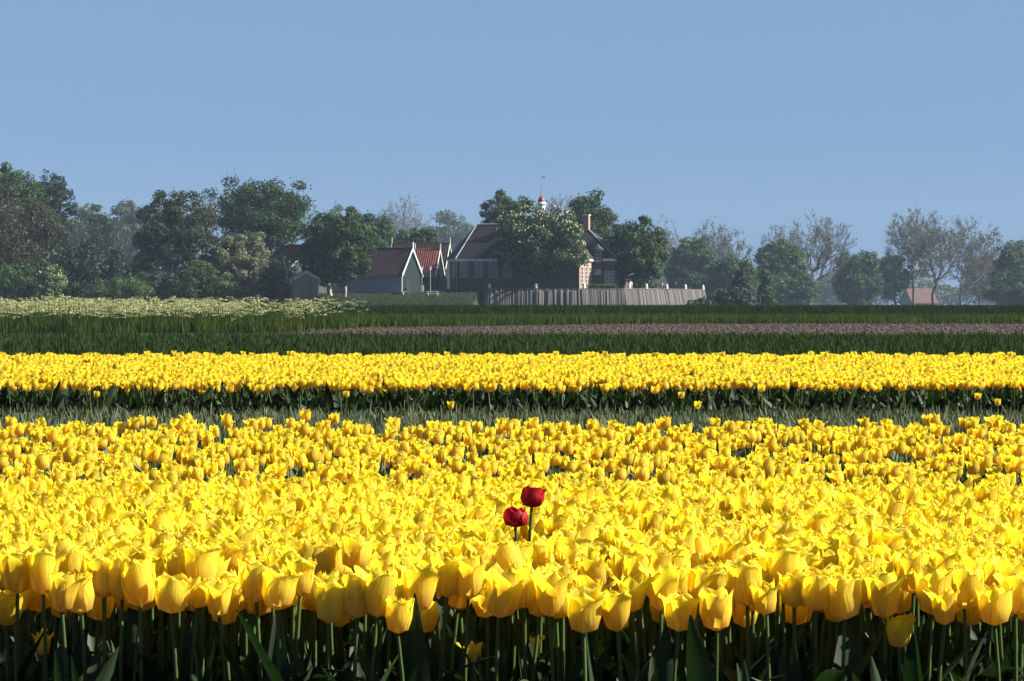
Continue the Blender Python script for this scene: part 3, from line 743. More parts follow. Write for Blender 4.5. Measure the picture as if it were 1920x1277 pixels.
def tree(label, x0, x1, yt, yb, Y, leaf='oak', kind='round', gz=None, tx=None, dens=1.0, csize=.17, name='tree', bark=None, limbs=40, blossom=0, trunk=True, leafpx=3.4, group=None, clumps=None, tr=None):
    s = Y / F; gx = (x1 - x0) * .06; x0 -= gx; x1 += gx; yt -= 2
    cx, rx, rz = PX((x0 + x1) / 2, Y), (x1 - x0) / 2 * s, (yb - yt) / 2 * s
    cz = PZ((yt + yb) / 2, Y)
    g_ = hill(PX(tx or (x0 + x1) / 2, Y), Y) if gz is None else gz
    root = empty(name, (PX(tx, Y) if tx else cx, Y, g_), 0, label, 'tree' if 'bush' not in name and 'shrub' not in name and 'hedge' not in name else 'bush', group)
    o0 = np.array(root.location)
    ry = rx * .9
    rm = (rx + rz) / 2; cr = rm * csize
    n_c = clumps or int(np.clip(150 * dens ** .5 * (.17 / csize) ** 1.8, 60, 600))
    C, D, RD = crown_shape((cx, Y, cz), rx * 1.10 - cr * .7, ry, rz * 1.03 - cr * .7, kind, n_c)
    cw = rng.uniform(.65, 1.35, n_c); ct = rng.uniform(0, 1, n_c)
    area = (x1 - x0) * (yb - yt)
    n_l = int(np.clip(area * 1.45 * dens, 500, 36000))
    ci = rng.integers(0, n_c, n_l)
    d = unit(n_l); d[:, 2] = d[:, 2] * .8 + .12
    rr = rng.uniform(.3, 1, n_l) ** .5
    pos = C[ci] + d * (rr * cr * cw[ci])[:, None] * np.array([1.2, 1.2, .95])
    fr_ = rng.uniform(0, 1, n_l) < .22           # loose sprays between the clumps
    dl = unit(n_l); Lp = C[ci] * .0 + np.array([cx, Y, cz]) + (C[ci] - np.array([cx, Y, cz])) * rng.uniform(.75, 1.02, n_l)[:, None] + dl * cr * rng.uniform(.6, 1.5, n_l)[:, None]
    pos = np.where(fr_[:, None], Lp, pos)
    pos[:, 2] = np.maximum(pos[:, 2], g_ + .05)
    nrm = d * .8 + unit(n_l) * .7 + np.array([0, 0, .35]); nrm /= np.linalg.norm(nrm, axis=1, keepdims=True)
    tint = np.clip(ct[ci] * .5 + rng.uniform(0, .5, n_l), 0, 1)
    V_, Q_, T_ = cards(pos - o0, nrm, leafpx * s * 1.35, tint)
    link('crown', np_mesh('crown', V_, Q_, {'tint': T_}, mat=LM[leaf]), root)
    if trunk:
        base = np.array([0, 0, 0.0]); fork = np.array([cx - o0[0], 0, max(.5, (cz - rz * .75) - g_)]) ; fork[0] *= .5
        tg = (C[rng.choice(n_c, min(limbs, n_c), replace=False)] - o0)
        tg = tg[tg[:, 2] > fork[2] * .6]
        if len(tg) < 3: tg = np.array([[0, 0, rz], [.5, 0, rz], [-.5, 0, rz * 1.1]]) + fork
        a, b, r0, r1, _ = branches(base, fork, tg, .035, tr or max(.16, rm * .055), max(.8, rm * .2))
        V_, Q_ = tubes(a, b, r0, r1, 6)
        link('trunk', np_mesh('trunk', V_, Q_, smooth=True, mat=bark or M_bark), root)
    if blossom:
        k = rng.integers(0, n_c, blossom * 3); dd = unit(blossom * 3); dd[:, 2] = np.abs(dd[:, 2]) * .8 + .1
        pp = C[k] + dd * (cr * cw[k])[:, None] * 1.08
        outer = (((pp - np.array([cx, Y, cz])) / np.array([rx, ry, rz])) ** 2).sum(1) > .55
        pp = pp[outer][:blossom]; n_ = len(pp)
        h = rng.uniform(.17, .30, n_); r = h * .3
        V_ = []
        off = [(0, 0, 0), (1, 0, .35), (0, 1, .35), (-1, 0, .35), (0, -1, .35), (0, 0, 1)]
        V_ = np.stack([pp - o0 + np.stack([r * a_, r * b_, h * c_], 1) for a_, b_, c_ in off], 1).reshape(-1, 3)
        bs = np.arange(n_)[:, None] * 6
        Q_ = np.concatenate([bs + np.array([f]) for f in ([0, 2, 1], [0, 3, 2], [0, 4, 3], [0, 1, 4], [5, 1, 2], [5, 2, 3], [5, 3, 4], [5, 4, 1])], 0)
        o_ = link('blossoms', np_mesh('blossoms', V_, Q_, {'tint': np.repeat(rng.uniform(0, 1, n_), 6)}, mat=M_blossom), root); o_['kind'] = 'stuff'
    return root

def bare(label, x0, x1, yt, yb, Y, tx, n_t=260, leaf=None, leaves=0, gz=0, twigs=5, kind='vase', trunkr=None, name='bare_tree', fork=None, group=None, bark=None, twl=1.0):
    s = Y / F; gx = (x1 - x0) * .05; x0 -= gx; x1 += gx; yt -= 3
    cx, rx, rz = PX((x0 + x1) / 2, Y), (x1 - x0) / 2 * s, (yb - yt) / 2 * s
    cz = PZ((yt + yb) / 2, Y)
    root = empty(name, (PX(tx, Y), Y, gz), 0, label, 'tree', group); o0 = np.array(root.location)
    C, D, RD = crown_shape((cx, Y, cz), rx * .95, rx * .8, rz * .95, kind, n_t)
    C[:, 2] = np.maximum(C[:, 2], cz - rz * .98)
    fk = np.array([0, 0, (fork if fork else (cz - rz) * 1.0) - gz]); fk[2] = max(fk[2], 1.5)
    step = max(.7, rx * .16)
    a, b, r0, r1, tips = branches(np.zeros(3), fk, C - o0, .022 * Y / 500, trunkr or rx * .07, step)
    k = len(tips); tw = np.repeat(tips, twigs, 0)
    outd = tw - np.array([cx - o0[0], 0, cz - o0[2] - rz * .7]); outd /= np.linalg.norm(outd, axis=1, keepdims=True) + 1e-6
    d = outd * .9 + np.array([0, 0, .25]) + unit(len(tw)) * .6; d /= np.linalg.norm(d, axis=1, keepdims=True)
    ln = rng.uniform(.6, 1.7, len(tw)) * rx / 5 * twl
    e1 = tw + d * ln[:, None] * .5; e2_ = e1 + (d + unit(len(tw)) * .4) * ln[:, None] * .5
    rt = np.full(len(tw), .016 * Y / 500)
    pa = np.concatenate([a, tw, e1]); pb = np.concatenate([b, e1, e2_]); ra_ = np.concatenate([r0, rt, rt * .9]); rb_ = np.concatenate([r1, rt * .9, rt * .5])
    V_, Q_ = tubes(pa, pb, ra_, rb_, 4)
    link('trunk', np_mesh('trunk', V_, Q_, mat=bark or M_twig), root)
    if leaves:
        i = rng.integers(0, len(e2_), leaves)
        pos = e1[i] + (e2_[i] - e1[i]) * rng.uniform(-.8, 1.1, leaves)[:, None] + rng.normal(size=(leaves, 3)) * .14 * rx / 5
        V_, Q_, T_ = cards(pos, unit(leaves), 3.0 * s, rng.uniform(0, 1, leaves))
        link('crown', np_mesh('crown', V_, Q_, {'tint': T_}, mat=LM[leaf]), root)
    return root

# ------------------------------------------------------------------ trees, far to near
# far low woods as one mass
def far_woods(name, x0, x1, Y, yt, leaf, label, n_):
    X0, X1 = PX(x0, Y), PX(x1, Y); h = PZ(yt, Y)
    x = rng.uniform(X0, X1, n_); u = (x - X0) / (X1 - X0)
    hh = h * (.62 + .2 * np.sin(u * 31 + 1) + .13 * np.sin(u * 77) + .05 * np.sin(u * 190))
    z = hh * rng.uniform(0, 1, n_) ** .6; y = Y + rng.uniform(-8, 14, n_)
    pos = np.stack([x, y, z], 1); nrm = unit(n_) * .8 + np.array([.0, -.2, .4]); nrm /= np.linalg.norm(nrm, axis=1, keepdims=True)
    V_, Q_, T_ = cards(pos, nrm, 6.5 * Y / F, rng.uniform(0, 1, n_))
    o_ = link(name, np_mesh(name, V_, Q_, {'tint': T_}, mat=LM[leaf])); tag(o_, label, 'woods', None, 'stuff')
far_woods('distant_woods', -500, 900, 1330, 470, 'grey', 'hazy far woods filling the gaps behind the left trees and barns', 30000)
far_woods('distant_hedgerow', 1130, 2500, 1380, 505, 'grey', 'hazy far belt of bushes low behind the right trees', 22000)

HG = 'hazy woodland trees far behind the barns'
T = tree
T('hazy spiky-topped poplar at the left end of the far row', 130, 185, 370, 575, 820, 'grey', 'column', dens=1.0, leafpx=4, gz=0, name='poplar_tree')
T('hazy narrow poplar in the middle of the far left row', 165, 222, 382, 575, 640, 'olive', 'column', dens=1.0, leafpx=4, gz=0, name='poplar_tree')
T('hazy tallest poplar beside the brown-green tree', 205, 270, 362, 575, 820, 'grey', 'column', dens=1.0, leafpx=4, gz=0, name='poplar_tree')
bare('pale twiggy tree peeping out between the brown-green tree and the big oak', 350, 410, 352, 470, 768, 380, 160, 'grey', 500, twigs=5)
T('hazy poplar filling the gap left of the brown-green tree', 235, 300, 385, 575, 820, 'grey', 'column', dens=1.0, leafpx=4, gz=0, name='poplar_tree')
T('hazy low poplar hidden at the foot of the far row', 110, 160, 400, 575, 820, 'olive', 'column', dens=1.0, leafpx=4, gz=0, name='poplar_tree')
T('hazy blue-green tree just right of the big oak', 575, 660, 377, 540, 1152, 'grey', 'round', dens=.7, leafpx=4, gz=0)
T('dark leafy tree directly above the big barn roof', 640, 745, 390, 520, 470, 'oak', 'dome', dens=1.0, gz=0)
T('bright green low tree behind the long barn', 735, 822, 420, 520, 440, 'mid', 'dome', dens=1.0, gz=2)
bare('hazy twiggy tree rising left of the rounded far tree', 700, 800, 370, 540, 1152, 750, 300, 'grey', 2600, twigs=6)
T('hazy rounded pale tree left of the church roof', 785, 895, 393, 560, 1120, 'grey', 'dome', dens=.8, leafpx=4, gz=0)
bare('hazy twiggy tree low between the far rounded tree and the barn', 740, 840, 400, 560, 1104, 800, 260, 'grey', 2200, twigs=6)
T('loose-leaved dark tree standing behind the left of the church roof', 893, 1010, 360, 500, 440, 'oak', 'round', dens=.85, csize=.13, gz=2.7, tx=950, limbs=70)
bare('bare twiggy tree between the spire and the tall oak', 1010, 1090, 368, 480, 665, 1050, 260, 'grey', 400, twigs=7)
T('tall billowing oak right behind the house chimney', 1066, 1148, 356, 530, 436, 'oak', 'round', dens=1.2, gz=2.7, csize=.19)
T('far pale twiggy tree top behind the round tree on the mound', 1215, 1275, 420, 560, 1216, 'grey', 'round', dens=.25, gz=0, leafpx=3)
bare('hazy bare tree just right of the round tree on the mound', 1215, 1280, 408, 560, 1120, 1245, 260, 'grey', 500, twigs=6)
T('mid-green tree with loose crown right of the mound', 1250, 1345, 432, 575, 640, 'mid', 'round', dens=.9, gz=0, csize=.15)
bare('twiggy grey tree above the right end of the plank wall', 1290, 1400, 424, 570, 716, 1350, 420, 'olive', 5000, twigs=6)
T('grey-green bush tree right of the plank wall end', 1325, 1425, 470, 580, 614, 'mid', 'round', dens=.9, gz=0)
bare('fine twiggy crown left of the bare tree', 1425, 1510, 415, 560, 793, 1470, 260, 'grey', 1800, twigs=6)
T('dense dark green tree left of the big bare tree', 1412, 1503, 438, 560, 691, 'oak', 'dome', dens=1.0, gz=0)
T('loose pale green tree below the dense one, behind the bird', 1420, 1530, 510, 582, 665, 'mid', 'bush', dens=.8, gz=0, name='bush')
T('rounded dark green tree right of the big bare tree', 1563, 1652, 463, 590, 716, 'oak', 'dome', dens=1.1, gz=0)
T('drooping dark green tree left of the orange-roofed farmhouse', 1635, 1712, 476, 566, 755, 'oak', 'round', dens=1.1, gz=0, tx=1680)
T('pale bush low in front of the farmhouse', 1716, 1762, 541, 582, 1120, 'grey', 'bush', dens=.8, gz=0, name='bush')
T('pale far bush between the rounded tree and the bare tree', 1530, 1575, 510, 580, 1280, 'grey', 'bush', dens=.9, gz=0, name='bush')
bare('large spreading bare tree standing alone with several limbs from its foot', 1483, 1597, 406, 535, 704, 1517, 330, 'grey', 2600, twigs=6, kind='vase', trunkr=.62, fork=4.2, twl=.8)
bare('tall bare tree with leafy top, first of the three by the farmhouse', 1655, 1765, 394, 530, 768, 1713, 380, 'grey', 4200, twigs=6, kind='vase', trunkr=.45, fork=6, twl=.8)
bare('bare tree forking low, middle of the three by the farmhouse', 1700, 1812, 402, 540, 755, 1750, 380, 'grey', 3400, twigs=6, kind='vase', trunkr=.5, fork=3.6, twl=.8)
bare('bare tree with thin leaning trunk right of the farmhouse', 1765, 1880, 414, 545, 780, 1801, 340, 'bronze', 3000, twigs=6, kind='round', trunkr=.4, fork=3.2, twl=.8)
bare('brownish twiggy low tree beside the far right green tree', 1800, 1890, 470, 570, 819, 1836, 420, 'bronze', 4200, twigs=6, kind='round', trunkr=.35, fork=2.6)
T('dense green tree cut off by the right edge of the picture', 1858, 1950, 450, 590, 716, 'mid', 'dome', dens=1.1, gz=0)
T('dark low tree at the right edge just behind the green crop', 1850, 1990, 500, 590, 697, 'oak', 'bush', dens=.8, gz=0)
# left wood
T('dark tree with twiggy silhouette rising behind the bronze tree', 50, 142, 316, 470, 470, 'dark', 'round', dens=.42, csize=.10, gz=0, limbs=120)
T('huge bronze and olive tree cut off by the left edge', -130, 95, 312, 600, 400, 'bronze', 'round', dens=.85, csize=.11, gz=0, limbs=200, clumps=300, tr=.5)
T('olive-green tree leaning out right of the bronze one', 10, 135, 370, 600, 405, 'olive', 'round', dens=.95, csize=.12, gz=0, limbs=120)
T('green tree crown topping the bronze tree at far left', -80, 75, 303, 420, 425, 'oak', 'round', dens=.8, csize=.13, gz=0)
T('brown-green tree with its yellow-lit bent trunk showing', 250, 400, 352, 535, 400, 'olive', 'round', dens=.8, csize=.12, gz=0, tx=334, limbs=160, bark=M_barkpale)
T('tallest dense green oak left of the red-roofed house', 392, 582, 315, 505, 410, 'oak', 'dome', dens=1.25, csize=.17, gz=0, tx=480, limbs=60)
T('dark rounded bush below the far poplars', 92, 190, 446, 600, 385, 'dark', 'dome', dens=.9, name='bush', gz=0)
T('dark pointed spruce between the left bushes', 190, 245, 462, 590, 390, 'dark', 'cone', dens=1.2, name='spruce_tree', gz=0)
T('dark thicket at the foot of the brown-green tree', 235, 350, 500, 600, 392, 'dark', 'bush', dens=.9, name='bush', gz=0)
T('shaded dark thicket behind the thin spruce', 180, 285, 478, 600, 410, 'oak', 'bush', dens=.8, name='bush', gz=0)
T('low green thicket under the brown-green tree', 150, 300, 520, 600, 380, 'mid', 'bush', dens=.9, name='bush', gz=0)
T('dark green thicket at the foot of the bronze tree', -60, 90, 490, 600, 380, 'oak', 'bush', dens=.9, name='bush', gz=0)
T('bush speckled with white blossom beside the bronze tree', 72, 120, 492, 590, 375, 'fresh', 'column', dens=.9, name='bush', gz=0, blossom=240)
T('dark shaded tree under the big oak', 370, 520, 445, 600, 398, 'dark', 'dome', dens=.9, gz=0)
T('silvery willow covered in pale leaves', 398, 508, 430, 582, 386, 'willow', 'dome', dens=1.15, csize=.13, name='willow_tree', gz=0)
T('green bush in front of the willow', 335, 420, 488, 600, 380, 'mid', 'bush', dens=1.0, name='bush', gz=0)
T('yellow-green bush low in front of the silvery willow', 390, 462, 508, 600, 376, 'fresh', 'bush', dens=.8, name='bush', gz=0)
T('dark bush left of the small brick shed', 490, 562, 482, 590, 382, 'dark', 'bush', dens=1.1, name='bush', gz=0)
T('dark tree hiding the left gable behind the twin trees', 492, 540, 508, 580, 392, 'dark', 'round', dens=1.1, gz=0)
# mound trees
T('left of the twin trees before the barn, broad dark crown', 562, 658, 398, 545, 377, 'oak', 'round', dens=1.3, tx=620, bark=M_barkpale, tr=.28)
T('right of the twin trees before the barn, sunlit rounded crown', 600, 700, 392, 545, 373, 'oak', 'round', dens=1.3, tx=646, bark=M_barkpale, tr=.22)
T('round dense tree on the mound above the people', 1140, 1246, 402, 534, 404, 'oak', 'round', dens=1.35, gz=2.75, tx=1183)
o = tree('slim pale-trunked tree under the round tree crown', 1190, 1240, 470, 536, 403, 'oak', 'round', dens=.8, gz=2.75, tx=1213, bark=M_barkpale, tr=.11)
T('leafy bush climbing at the right corner of the house', 1150, 1172, 485, 548, 405, 'fresh', 'column', dens=1.1, name='bush', gz=2.6)
T('low bush behind the people on the mound', 1165, 1225, 514, 556, 412, 'mid', 'bush', dens=.8, name='bush', gz=2.6)
T('horse chestnut in full white blossom in front of the church', 934, 1100, 384, 534, 396, 'chest', 'dome', dens=1.7, gz=2.75, tx=1012, blossom=700, csize=.14, name='chestnut_tree')
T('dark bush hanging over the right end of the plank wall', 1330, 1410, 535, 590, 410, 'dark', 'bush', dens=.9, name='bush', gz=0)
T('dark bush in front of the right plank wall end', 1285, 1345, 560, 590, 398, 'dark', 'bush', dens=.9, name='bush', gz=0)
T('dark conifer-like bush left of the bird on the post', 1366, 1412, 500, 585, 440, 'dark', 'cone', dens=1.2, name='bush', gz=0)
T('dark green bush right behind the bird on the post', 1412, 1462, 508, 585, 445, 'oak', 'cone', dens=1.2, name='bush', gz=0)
# hedges
def hedge(name, label, x0, x1, Y, z0, y_top, leaf, n_, depth=1.0):
    X0, X1, zt = PX(x0, Y), PX(x1, Y), PZ(y_top, Y)
    p = np.stack([rng.uniform(X0, X1, n_), rng.uniform(Y - depth / 2, Y + depth / 2, n_), z0 + (zt - z0) * rng.uniform(0, 1, n_) ** .7], 1)
    c = np.array([(X0 + X1) / 2, Y, z0])
    V_, Q_, T_ = cards(p - c, unit(n_), .14, rng.uniform(0, 1, n_))
    o_ = link(name, np_mesh(name, V_, Q_, {'tint': T_}, mat=LM[leaf]), None, tuple(c)); tag(o_, label, 'hedge')
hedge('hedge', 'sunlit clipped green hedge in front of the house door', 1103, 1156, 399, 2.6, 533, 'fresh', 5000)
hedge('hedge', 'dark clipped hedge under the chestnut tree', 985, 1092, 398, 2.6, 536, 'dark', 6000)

# ------------------------------------------------------------------ tulips
def petal_mat(name, base, mid, tip, transl=.42, tmul=(1.0, .86, .5), rnd=.20):
    m, n, out = mat_new(name)
    at = N(n, "ShaderNodeAttribute"); at.attribute_name = 'along'
    ac = N(n, "ShaderNodeAttribute"); ac.attribute_name = 'across'
    c = ramp(n, at.outputs['Fac'], [(0.0, base), (.38, mid), (1.0, tip)])
    # fine veins running up the petal
    cb = N(n, "ShaderNodeCombineXYZ"); n.links.new(ac.outputs['Fac'], cb.inputs[0]); n.links.new(at.outputs['Fac'], cb.inputs[1])
    oi = N(n, "ShaderNodeObjectInfo"); n.links.new(oi.outputs['Random'], cb.inputs[2])
    mp = N(n, "ShaderNodeMapping"); mp.inputs['Scale'].default_value = (9, 1.6, 30); n.links.new(cb.outputs[0], mp.inputs[0])
    nz = N(n, "ShaderNodeTexNoise"); nz.inputs['Scale'].default_value = 1.6; nz.inputs['Detail'].default_value = 3; n.links.new(mp.outputs[0], nz.inputs[0])
    v = ramp(n, nz.outputs[0], [(.25, (.88, .72, .5)), (.65, (1, 1, 1))])
    mx = N(n, "ShaderNodeMix", data_type='RGBA', blend_type='MULTIPLY'); mx.inputs[0].default_value = 1; n.links.new(c, mx.inputs[6]); n.links.new(v, mx.inputs[7])
    rib = ramp(n, ac.outputs['Fac'], [(.0, (1.0, 1.0, 1.0)), (.38, (1, 1, 1)), (.5, (.93, .97, .85)), (.62, (1, 1, 1)), (1.0, (1, 1, 1))])
    mx0 = mx; mx = N(n, "ShaderNodeMix", data_type='RGBA', blend_type='MULTIPLY'); mx.inputs[0].default_value = .8; n.links.new(mx0.outputs[2], mx.inputs[6]); n.links.new(rib, mx.inputs[7])
    hs = N(n, "ShaderNodeHueSaturation")
    mr = N(n, "ShaderNodeMapRange"); mr.inputs[3].default_value = 1 - rnd; mr.inputs[4].default_value = 1.04
    mh = N(n, "ShaderNodeMapRange"); mh.inputs[3].default_value = .4955; mh.inputs[4].default_value = .5045
    n.links.new(oi.outputs['Random'], mr.inputs[0]); n.links.new(mr.outputs[0], hs.inputs['Value'])
    fr = N(n, "ShaderNodeMath", operation='FRACT'); m7 = N(n, "ShaderNodeMath", operation='MULTIPLY'); m7.inputs[1].default_value = 7.3
    n.links.new(oi.outputs['Random'], m7.inputs[0]); n.links.new(m7.outputs[0], fr.inputs[0]); n.links.new(fr.outputs[0], mh.inputs[0]); n.links.new(mh.outputs[0], hs.inputs['Hue'])
    n.links.new(mx.outputs[2], hs.inputs['Color'])
    b = N(n, "ShaderNodeBsdfPrincipled"); b.inputs['Roughness'].default_value = .58; b.inputs['Specular IOR Level'].default_value = .22
    n.links.new(hs.outputs[0], b.inputs['Base Color'])
    bp_ = N(n, "ShaderNodeBump"); bp_.inputs['Strength'].default_value = .5; bp_.inputs['Distance'].default_value = .003
    n.links.new(nz.outputs[0], bp_.inputs['Height']); n.links.new(bp_.outputs[0], b.inputs['Normal'])
    t = N(n, "ShaderNodeBsdfTranslucent"); m2 = N(n, "ShaderNodeMix", data_type='RGBA', blend_type='MULTIPLY'); m2.inputs[0].default_value = 1; m2.inputs[7].default_value = (*tmul, 1)
    n.links.new(hs.outputs[0], m2.inputs[6]); n.links.new(m2.outputs[2], t.inputs[0])
    ms = N(n, "ShaderNodeMixShader"); ms.inputs[0].default_value = transl
    n.links.new(b.outputs[0], ms.inputs[1]); n.links.new(t.outputs[0], ms.inputs[2]); n.links.new(ms.outputs[0], out.inputs[0])
    return m
MY = petal_mat('yellow_petal', (.94, .72, .27), (.97, .81, .085), (.97, .88, .085), transl=.64, tmul=(1.0, .95, .4))
MR = petal_mat('red_petal', (.16, .003, .008), (.30, .004, .010), (.42, .008, .016), .35, (1, .4, .4), .1)
MD = petal_mat('maroon_petal', (.03, .003, .01), (.05, .004, .015), (.06, .006, .02), .2, (1, .4, .4), .1)
M_stem = leafmat('tulip_stem', (.032, .058, .012), (.062, .100, .022), .15, .5, .25)
M_tleaf = leafmat('tulip_leaf', (.010, .022, .009), (.028, .048, .020), .15, .55, .18, tcol=(1.0, 1.5, .5))
M_sleaf = leafmat('grey_tulip_leaf', (.014, .021, .009), (.135, .152, .088), .2, .75, .1, tcol=(1.0, 1.3, .6))
M_gleaf = leafmat('field_leaf', (.006, .014, .004), (.030, .048, .013), .18, .8, .08, tcol=(1.0, 1.5, .5))
M_anther = solid('anther', (.05, .04, .02), (.08, .06, .02), 20, .7)

def petal_grid(R0, H, flare, tipw, twist, inner, rr_, nv=9, nu=7, bend=0.0):
    """one petal standing at azimuth 0"""
    V_, al, ac = [], [], []
    ph = rr_.uniform(0, 6.28, 4); wav = rr_.uniform(.02, .07)
    for j in range(nv):
        v = 1 - (1 - j / (nv - 1)) ** 1.55
        tb_ = min(1, v / .36) * math.pi / 2
        r = R0 * (.08 + .92 * math.sin(tb_) ** .9)                      # rounded belly
        r *= 1 - .20 * max(0, (v - .45) / .55) ** 1.2 + flare * max(0, (v - .38) / .62) ** 2.0
        r *= .93 if inner else 1.05
        z = H * (.25 * (1 - math.cos(tb_)) + .75 * max(0, (v - .14) / .86) ** 1.05) * (1 - .10 * abs(flare) * v)
        half = math.radians(64) * (.45 + .55 * math.sin(min(1, v / .5) * math.pi / 2))
        if v > .5: half *= max(.0, 1 - ((v - .5) / .5) ** tipw) ** .55
        half = max(half, .015)
        for i in range(nu):
            u = i / (nu - 1) * 2 - 1
            a = u * half + twist * v
            edge = abs(u) ** 2
            rr = r * (1 + .05 * edge * (1 if not inner else -.5) + wav * math.sin(u * 3 + ph[0]) * v + wav * .8 * edge * math.sin(v * 9 + ph[1])) + R0 * .05 * (1 - abs(u)) * (v > .05) * math.sin(v * math.pi)
            zz = z - H * .07 * edge * v + H * .03 * math.sin(u * 4 + ph[2]) * v * v
            x = rr * math.cos(a) + bend * H * max(0, v - .3) ** 2
            V_.append((x, rr * math.sin(a), zz)); al.append(v); ac.append((u + 1) / 2)
    Q_ = [(j * nu + i, j * nu + i + 1, (j + 1) * nu + i + 1, (j + 1) * nu + i) for j in range(nv - 1) for i in range(nu - 1)]
    return np.array(V_), np.array(Q_), np.array(al), np.array(ac)
def bloom(seed, R0=.031, H=.078, flare=.0, wild=.12, tipw=1.7):
    """six petals of one flower: list of (V, Q, along, across)"""
    rr_ = np.random.default_rng(seed); out = []
    for k in range(6):
        inner = k % 2 == 1
        f = flare + rr_.normal() * wild + (.12 if not inner else -.05)
        b = 0.0
        if rr_.random() < .11 and not inner: b = rr_.uniform(.4, 1.1)
        V_, Q_, al, ac = petal_grid(R0 * rr_.uniform(.94, 1.06), H * rr_.uniform(.92, 1.06), f, tipw * rr_.uniform(.85, 1.2), rr_.normal() * .12, inner, rr_, bend=b)
        a = math.radians(60 * k) + rr_.normal() * .08
        t = rr_.normal() * .03
        Rz = np.array([[math.cos(a), -math.sin(a), 0], [math.sin(a), math.cos(a), 0], [0, 0, 1]])
        out.append((V_ @ Rz.T, Q_, al, ac))
    return out
BIG = [bloom(100 + i, .0275 + .002 * (i % 3 - 1), .086 + .004 * (i % 4 - 2), fl + .04, wd * 1.3, tw + .7) for i, (fl, wd, tw) in enumerate(
    [(.0, .06, 1.8), (.10, .12, 1.6), (-.05, .05, 2.0), (.25, .15, 1.5), (.05, .10, 1.7), (.38, .2, 1.5), (.15, .2, 1.6), (-.02, .08, 1.9), (.2, .1, 1.7), (.32, .15, 1.6), (.08, .18, 1.6), (.4, .18, 1.7)])]
SMALL = [bloom(300 + i, .0215, .056, fl, wd, 2.2) for i, (fl, wd) in enumerate([(.12, .10), (.28, .18), (.05, .10), (.45, .2), (.2, .15), (.6, .2), (.2, .25), (.35, .15)])]

def stem_arrays(h, rr_, r0=.0042, lean_=.02):
    k = 6; n_ = 6; V_, T_ = [], []
    lx, ly = rr_.normal() * lean_, rr_.normal() * lean_
    for j in range(n_):
        t = j / (n_ - 1); r = r0 * (1 - .15 * t)
        cx, cy = lx * math.sin(t * math.pi) , ly * math.sin(t * math.pi)
        for i in range(k): V_.append((cx + r * math.cos(i * 2 * math.pi / k), cy + r * math.sin(i * 2 * math.pi / k), t * h)); T_.append(.3 + .5 * t)
    Q_ = [(j * k + i, j * k + (i + 1) % k, (j + 1) * k + (i + 1) % k, (j + 1) * k + i) for j in range(n_ - 1) for i in range(k)]
    return np.array(V_), np.array(Q_), np.array(T_)
def leaf_arrays(L_, W_, az, lean0, curl, rr_, zb=.02, nv=10, nu=5, fold=.35):
    V_, T_ = [], []; x = .006; z = zb; ang = lean0; ds = L_ / (nv - 1); tw = rr_.normal() * .5; ph = rr_.uniform(0, 6)
    tb = rr_.uniform(.1, .7)
    for j in range(nv):
        t = j / (nv - 1)
        w_ = W_ * (math.sin(math.pi * (t ** .75)) ** .8 if t < 1 else 0) * .5 + .0015 + .006 * (1 - t)
        nx, nz_ = math.sin(ang), math.cos(ang)
        for i in range(nu):
            u = i / (nu - 1) * 2 - 1
            th = tw * t
            side = u * w_
            lift = (abs(u) ** 1.5) * w_ * fold + math.sin(t * 11 + ph + u) * w_ * .14 * abs(u)
            dx = side * math.sin(th); dy = side * math.cos(th)
            V_.append((x + dx - nz_ * lift * -1 * -1 * .9, dy, z + nx * lift)); T_.append(min(1, max(0, tb + .3 * t + (.12 if i == nu // 2 else 0))))
        x += nx * ds; z += nz_ * ds; ang += curl * ds / L_ * (1 + t)
    c, s_ = math.cos(az), math.sin(az)
    Rz = np.array([[c, -s_, 0], [s_, c, 0], [0, 0, 1]])
    Q_ = [(j * nu + i, j * nu + i + 1, (j + 1) * nu + i + 1, (j + 1) * nu + i) for j in range(nv - 1) for i in range(nu - 1)]
    return np.array(V_) @ Rz.T, np.array(Q_), np.array(T_)

def merged(name, parts, mats):
    """join (V,Q,attrs,matindex) parts into one source mesh"""
    Vs, Qs, mi, tint, al, ac, n0 = [], [], [], [], [], [], 0
    for V_, Q_, A, m_ in parts:
        Vs.append(V_); Qs.append(Q_ + n0); mi += [m_] * len(Q_); n0 += len(V_)
        z = np.zeros(len(V_)); tint.append(A.get('tint', z)); al.append(A.get('along', z)); ac.append(A.get('across', z))
    me = np_mesh(name, np.concatenate(Vs), np.concatenate(Qs), {'tint': np.concatenate(tint), 'along': np.concatenate(al), 'across': np.concatenate(ac)}, smooth=True)
    for m_ in mats: me.materials.append(m_)
    me.polygons.foreach_set('material_index', np.array(mi, np.int32)); me.update()
    return me
def source_tulip(name, bl, h, seed, leafL=.26, nl=3, pet=MY, lw=.045, leafm=None):
    rr_ = np.random.default_rng(seed); parts = []
    sv, sq, st_ = stem_arrays(h + .004, rr_, lean_=.012); parts.append((sv, sq, {'tint': st_}, 1))
    tilt = Matrix.Rotation(rr_.normal() * .12, 3, 'X') @ Matrix.Rotation(rr_.normal() * .12, 3, 'Y'); tm = np.array(tilt)
    for V_, Q_, a_, c_ in bl: parts.append((V_ @ tm.T + np.array([0, 0, h]), Q_, {'along': a_, 'across': c_}, 0))
    a0 = rr_.uniform(0, 6.28)
    for k in range(nl):
        V_, Q_, T_ = leaf_arrays(leafL * rr_.uniform(.8, 1.15), lw * rr_.uniform(.7, 1.2), a0 + k * 2.2 + rr_.normal() * .3, rr_.uniform(.12, .4), rr_.uniform(.1, .9), rr_, zb=.02 + .05 * k, nv=8, nu=3)
        parts.append((V_, Q_, {'tint': T_}, 2))
    return merged(name, parts, [pet, M_stem, leafm or M_tleaf])

